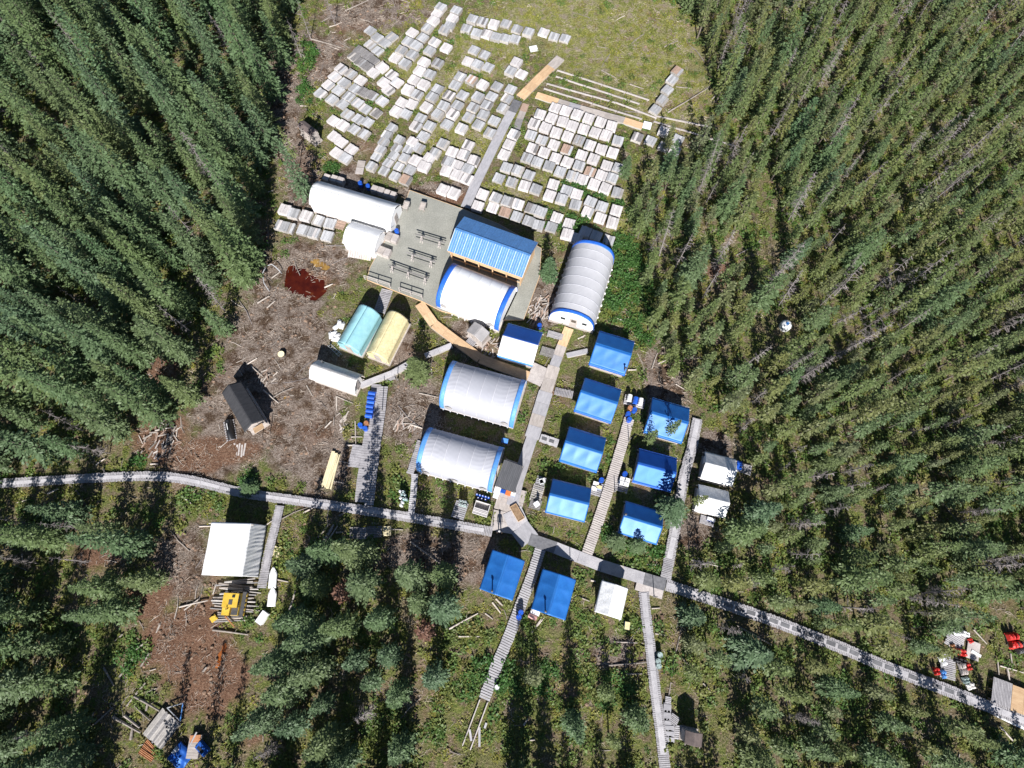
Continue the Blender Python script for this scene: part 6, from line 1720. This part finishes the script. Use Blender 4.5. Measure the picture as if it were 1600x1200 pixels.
def sample(n, seed, wfun, ybox=(-32, 102), xbox=(-102, 102), pad=0.05):
    r = np.random.RandomState(seed)
    X = r.uniform(*xbox, n); Y = r.uniform(*ybox, n)
    u = []
    Zs = zones(X, Y)
    W = wfun(X, Y, *Zs)
    keep = r.rand(n) < W
    X, Y = X[keep], Y[keep]
    # inside the picture, with a margin
    dy, dz = Y, 0 - H
    yc = dy * cT + dz * sT; zc_ = -dy * sT + dz * cT
    px = 800 + FPX * X / -zc_; py = 600 - FPX * yc / -zc_
    ok = (px > -160) & (px < 1760) & (py > -140) & (py < 1340)
    X, Y = X[ok], Y[ok]
    return [(x, y) for x, y in zip(X, Y) if not blocked(x, y, pad) and not any(math.hypot(x - c[0], y - c[1]) < r0 * 1.3 and in_poly(x, y, po) for c, r0, po in zip(POOL_C, POOL_R, POOL_POLY))]
# accelerate the footprint test with a raster
RES = 0.25
gx0, gy0 = -115.0, -45.0
NX, NY = int(230 / RES), int(170 / RES)
OCC = np.zeros((NX, NY), bool)
def stamp_rect(cx, cy, hu, hv, an, pad):
    rr = math.hypot(hu, hv) + pad + RES
    i0, i1 = max(0, int((cx - rr - gx0) / RES)), min(NX, int((cx + rr - gx0) / RES) + 1)
    j0, j1 = max(0, int((cy - rr - gy0) / RES)), min(NY, int((cy + rr - gy0) / RES) + 1)
    if i1 <= i0 or j1 <= j0: return
    I, J = np.meshgrid(np.arange(i0, i1), np.arange(j0, j1), indexing='ij')
    dx = gx0 + (I + .5) * RES - cx; dy = gy0 + (J + .5) * RES - cy
    u = dx * math.cos(an) + dy * math.sin(an); v = -dx * math.sin(an) + dy * math.cos(an)
    OCC[i0:i1, j0:j1] |= (np.abs(u) < hu + pad) & (np.abs(v) < hv + pad)
for q in KEEP_RECT: stamp_rect(*q, 0.0)
for a, b, w in KEEP_SEG:
    stamp_rect((a[0] + b[0]) / 2, (a[1] + b[1]) / 2, math.hypot(b[0] - a[0], b[1] - a[1]) / 2 + w * 0.3, w - 0.25, heading(a, b), 0)
def blocked(x, y, pad=0.0):
    i, j = int((x - gx0) / RES), int((y - gy0) / RES)
    return 0 <= i < NX and 0 <= j < NY and OCC[i, j]
def lay(name, label, cat, protos, pts, s0, s1, z0=0.0, zs=(0.8, 1.2), tilt=0.15, seed=0):
    r = random.Random(seed)
    X = np.array([p[0] for p in pts]); Y = np.array([p[1] for p in pts])
    hz = vnoise(X, Y, 6.0, 5) * 0.16 - .08 + (vnoise(X, Y, 1.7, 6) - 0.5) * 0.10
    P3 = [(x, y, h + z0) for x, y, h in zip(X, Y, hz)]
    ro = [(r.uniform(-tilt, tilt), r.uniform(-tilt, tilt), r.random() * 6.28) for _ in pts]
    sc = []
    for _ in pts:
        s = r.uniform(s0, s1); sc.append((s, s, s * r.uniform(*zs)))
    ix = [r.randrange(len(protos)) for _ in pts]
    return scatter(name, label, cat, protos, P3, ro, sc, ix)
forest = [LEFT, LOWL, BOTM, BOTR, BOTE, RIGHT]
def forest_w(X, Y): 
    return np.array([1.0 if any(in_poly(x, y, f) for f in forest) else 0.0 for x, y in zip(X, Y)])
lay('green_shrubs', 'low green and olive shrubs covering the clearing and forest floor', 'shrubs', [tuft(i, 46, .55, .45, .26, 'shrub_leaves') for i in range(5)],
    sample(36000, 3, lambda X, Y, m, r, o, g_: np.clip((0.28 + 0.45 * np_in(X, Y, RIGHT) + 0.3 * np_in(X, Y, BOTE) + 0.4 * g_ - 0.34 * m - 0.6 * r - 0.25 * o) * (0.25 + 1.6 * (vnoise(X, Y, 2.6, 21) > 0.45)), 0, 1)), 0.5, 1.35, seed=1)
SLASH = [blob(200,1080,70,60), blob(250,960,60,50), blob(600,840,70,25), blob(690,890,60,40), blob(480,30,60,50), blob(520,60,40,30), blob(1050,600,40,40), blob(640,660,40,50), blob(280,860,40,50), blob(1110,150,40,60), blob(960,1020,40,20), blob(1000,560,40,60)]
ALD = [blob(965,440,34,75,-10), blob(1000,480,30,60), blob(920,305,60,22,-20), blob(880,345,45,18,-20), blob(960,400,18,30), blob(770,1060,35,40), blob(390,752,20,12), blob(225,722,18,10), blob(985,840,45,20), blob(1030,870,25,25), blob(210,1030,25,20), blob(850,1060,22,30), blob(960,1080,25,30), blob(480,90,16,22), blob(475,150,14,20), blob(515,265,14,10), blob(895,300,30,8,-20)]
def aldw(X, Y, *_):
    a = np.zeros_like(X)
    for b in ALD: a = np.maximum(a, bval(b, X, Y))
    return np.clip(a * 2.2 - 0.3, 0, 1)
lay('alder_thicket', 'bright green leafy thicket at the grid edge and in clearing patches', 'shrubs', [tuft(30 + i, 60, .6, .75, .24, 'alder_leaves') for i in range(4)],
    sample(52000, 4, aldw), 0.6, 1.25, seed=2)
lay('moss_tufts', 'yellow-green moss and grass tufts across the clearing', 'moss', [tuft(60 + i, 34, .5, .16, .2, 'moss_leaves', 0.2) for i in range(5)],
    sample(80000, 5, lambda X, Y, m, r, o, g_: np.clip((0.22 + 0.65 * o + 0.20 * g_ - 0.4 * m - 0.5 * r) * (0.35 + 1.1 * (vnoise(X, Y, 1.3, 41) > 0.42)), 0, 1), pad=-.1), 0.4, 1.2, seed=3)
lay('twig_litter', 'grey twigs and slash littering the muddy ground', 'twigs', [stick_mesh(i, 'fireweed_stick') for i in range(7)],
    sample(52000, 6, lambda X, Y, m, r, o, g_: np.clip(0.14 + 0.55 * m + 0.42 * r + 0.05 * o, 0, 1)), 0.5, 1.2, seed=4)
lay('slash_poles', 'weathered poles and branches strewn over the cleared ground', 'slash', [MB().tube((-L_ / 2, 0, 0.05), (0.1, y_, 0.08), r_, r_ * .8, 6).tube((0.1, y_, 0.08), (L_ / 2, 0, 0.1), r_ * .8, r_ * .45, 6).tube((0.2, y_, 0.08), (0.45, y_ + .35, 0.15), .02, .01, 4).mesh('pole', m_) for L_, y_, r_, m_ in ((1.2, .05, .05, 'log'), (2.0, -.1, .055, 'fresh_log'), (3.0, .12, .06, 'log'), (.8, .02, .06, 'fresh_log'), (4.2, -.2, .06, 'dead_bark'), (1.6, .1, .04, 'log'))],
    sample(9000, 12, lambda X, Y, m, r, o, g_: np.clip(0.05 + 0.16 * m + 0.14 * r + 0.02 * g_ + 0.25 * sum(bval(b, X, Y) for b in SLASH), 0, 1), pad=.2), 0.5, 1.15, tilt=.06, seed=9)
lay('peat_clods', 'brown peat clods in the churned mud', 'clods', [clod_mesh(i) for i in range(5)],
    sample(60000, 8, lambda X, Y, m, r, o, g_: np.clip(0.02 + 0.45 * m + 0.7 * r, 0, 1)), 0.12, 0.75, seed=5)
# ------------------------------------------------------------------ fallen logs that can be told apart
LOGS = [(A_, [((460,325),(715,400)),((740,90),(940,0)),((540,185),(620,140)),((735,340),(790,315))], 'fallen pole at the forest edge above the left stacks', 0.09, 'log'),
        (C_, [((1030,670),(1380,460)),((1000,125),(1115,75)),((1100,455),(1230,470)),((480,320),(600,385)),((715,435),(830,475)),((1400,560),(1450,500))], 'thin fallen pole in the moss near the lone grey pile', 0.09, 'log'),
        (za, [((10,500),(110,440)),((130,290),(200,240)),((570,370),(640,340)),((90,540),(160,480))], 'pale pole lying near the red pool', 0.10, 'fresh_log'),
        (zw, [((300,470),(420,310)),((440,610),(520,515)),((430,630),(640,750)),((430,710),(560,830)),((250,800),(480,930)),((0,940),(250,720)),((360,710),(440,610)),((400,990),(415,890)),((170,390),(255,540)),((1080,75),(1380,115)),((640,30),(610,100)),((440,240),(530,170)),((345,790),(470,890)),((525,750),(540,670)),((30,930),(90,760)),((220,210),(330,110)),((480,380),(550,270)),((1000,420),(1030,385))], 'weathered log in the slash near the lower left platform', 0.13, 'log'),
        (zo, [((80,130),(270,130)),((10,70),(130,0)),((630,870),(665,815)),((680,995),(725,990))], 'pale log lying left of the sloping walk', 0.10, 'fresh_log'),
        (z5, [((10,1080),(250,950)),((370,860),(440,950)),((310,950),(375,1000)),((400,830),(460,890)),((700,1110),(800,990)),((735,1060),(775,1000)),((1060,800),(1180,850)),((1190,675),(1230,685))], 'pale log lying around the lowest blue tents', 0.10, 'fresh_log'),
        (zp, [((860,675),(1130,870)),((100,730),(220,530)),((130,700),(215,560)),((90,640),(190,520)),((265,460),(340,420)),((690,570),(800,575)),((540,520),(600,525)),((240,600),(300,595)),((860,860),(890,820))], 'pole lying below the long curving walk', 0.10, 'log'),
        (z3, [((800,505),(1120,580)),((470,910),(540,905)),((400,140),(480,130))], 'thin fallen pole above the mat walkway', 0.08, 'fresh_log'),
        (zb, [((730,310),(830,450)),((1180,40),(1470,200)),((150,175),(400,185)),((110,370),(430,345)),((260,445),(390,440)),((500,105),(580,120)),((715,75),(655,330)),((655,330),(612,630)),((900,520),(960,580))], 'fallen pole along the narrow bottom walk', 0.09, 'log'),
        (z1, [((605,90),(720,135)),((1100,640),(1180,690)),((950,470),(1040,430)),((700,522),(770,522)),((980,330),(1055,328)),((900,510),(945,380)),((280,262),(335,245))], 'pale fallen pole right of the left blue tent row', 0.09, 'fresh_log'),
        (ze, [((240,420),(380,480)),((245,425),(245,540)),((300,620),(345,545)),((400,630),(405,820)),((365,760),(460,760)),((330,830),(445,830)),((930,395),(1090,430)),((740,650),(900,650)),((870,660),(960,690)),((1035,195),(1040,255))], 'weathered pole lying near the double plank walk', 0.09, 'fresh_log'),
        (zl, [((0,1005),(240,950)),((40,1030),(160,940)),((280,900),(310,810)),((860,1130),(1000,1180)),((920,1030),(970,870)),((1180,520),(1290,320)),((1200,510),(1320,330)),((1035,220),(1110,180)),((820,775),(910,795)),((620,1110),(520,1120)),((700,340),(770,290))], 'log lying around the tarp building', 0.10, 'fresh_log'),
        (zc, [((700,370),(830,480)),((560,160),(650,105)),((600,170),(700,260)),((1380,620),(1410,545)),((340,850),(400,800)),((1060,330),(1110,420))], 'stripped pole lying around the black-roofed cabin', 0.09, 'fresh_log'),
        (zr, [((1400,985),(1530,1130)),((1180,180),(1290,300)),((1400,480),(1600,540)),((1380,440),(1390,560)),((1460,500),(1475,600)),((1490,380),(1500,460))], 'pole in the lower right jumble', 0.09, 'fresh_log'),
        (S(0,600,4), [((600,505),(660,465)),((645,530),(655,555)),((970,290),(1095,268)),((940,500),(990,500)),((300,685),(365,655)),((100,745),(185,720)),((1245,890),(1320,888)),((1120,690),(1230,770))], 'short log beside the long curving walk', 0.10, 'fresh_log'),
        (z6, [((610,660),(690,625)),((620,730),(660,690)),((1350,690),(1410,660))], 'split log lying by the grey metal roofed shed', 0.08, 'fresh_log')]
for q, n, w, lab in ((z6(1050,430), 42, 1.6, 'firewood heap between the deck and the long arch shelter'), (z6(1010,500), 22, 1.2, 'smaller firewood heap below the one beside the deck'), (z6(610,760), 34, 1.5, 'brown firewood scatter left of the dark blue and white tent'), (S(280,540)(720,270), 16, 1.2, 'stripped slab heap right of the black-roofed cabin'), (S(0,600,4)(1000,350), 60, 2.4, 'big heap of orange-brown slabs at the left forest edge'), (zc(1320,640), 14, 1.2, 'slab scatter left of the double plank walk'), (ze(820,640), 26, 1.4, 'orange slab heap left of the lower arch shelter')):
    p = P(*q); root = thing('firewood_heap', lab, 'firewood', (p.x, p.y, 0))
    for k in range(n):
        L_ = rng.uniform(.4, 1.3); a = rng.gauss(1.2, .5); r_ = rng.random() ** .5 * w
        t = rng.random() * 6.28
        MB().box((0, 0, 0), (L_, rng.uniform(.07, .16), rng.uniform(.05, .1)), ry=rng.uniform(-.15, .15)).build('split_log', rng.choice(['fresh_log', 'log', 'board_pinkish', 'rust_wood']), root, (math.cos(t) * r_, math.sin(t) * r_, .06 + rng.uniform(0, .3) * (1 - r_ / w)), a)
for zm, L, lab, r0, mt in LOGS:
    for k, (a, b) in enumerate(L):
        pa, pb = P(*zm(*a), 0.12), P(*zm(*b), 0.12)
        c = (pa + pb) / 2; L_ = (pb - pa).length
        mb = MB(); rr = r0 * rng.uniform(.8, 1.25)
        y1 = rng.uniform(-.03, .03) * L_ * .4
        mb.tube((-L_ / 2, 0, 0), (0, y1, 0.02), rr, rr * .85, 7); mb.tube((0, y1, 0.02), (L_ / 2, 0, 0.03), rr * .85, rr * .6, 7)
        if L_ > 3: mb.tube((L_ * .1, y1, 0), (L_ * .1 + .25, y1 + .4, .1), .03, .015, 4)
        o = mb.build('fallen_log', mt, None, (c.x, c.y, rr * .8 + rng.uniform(0, .06)), heading(pa, pb))
        tag(o, lab, 'log', lab)
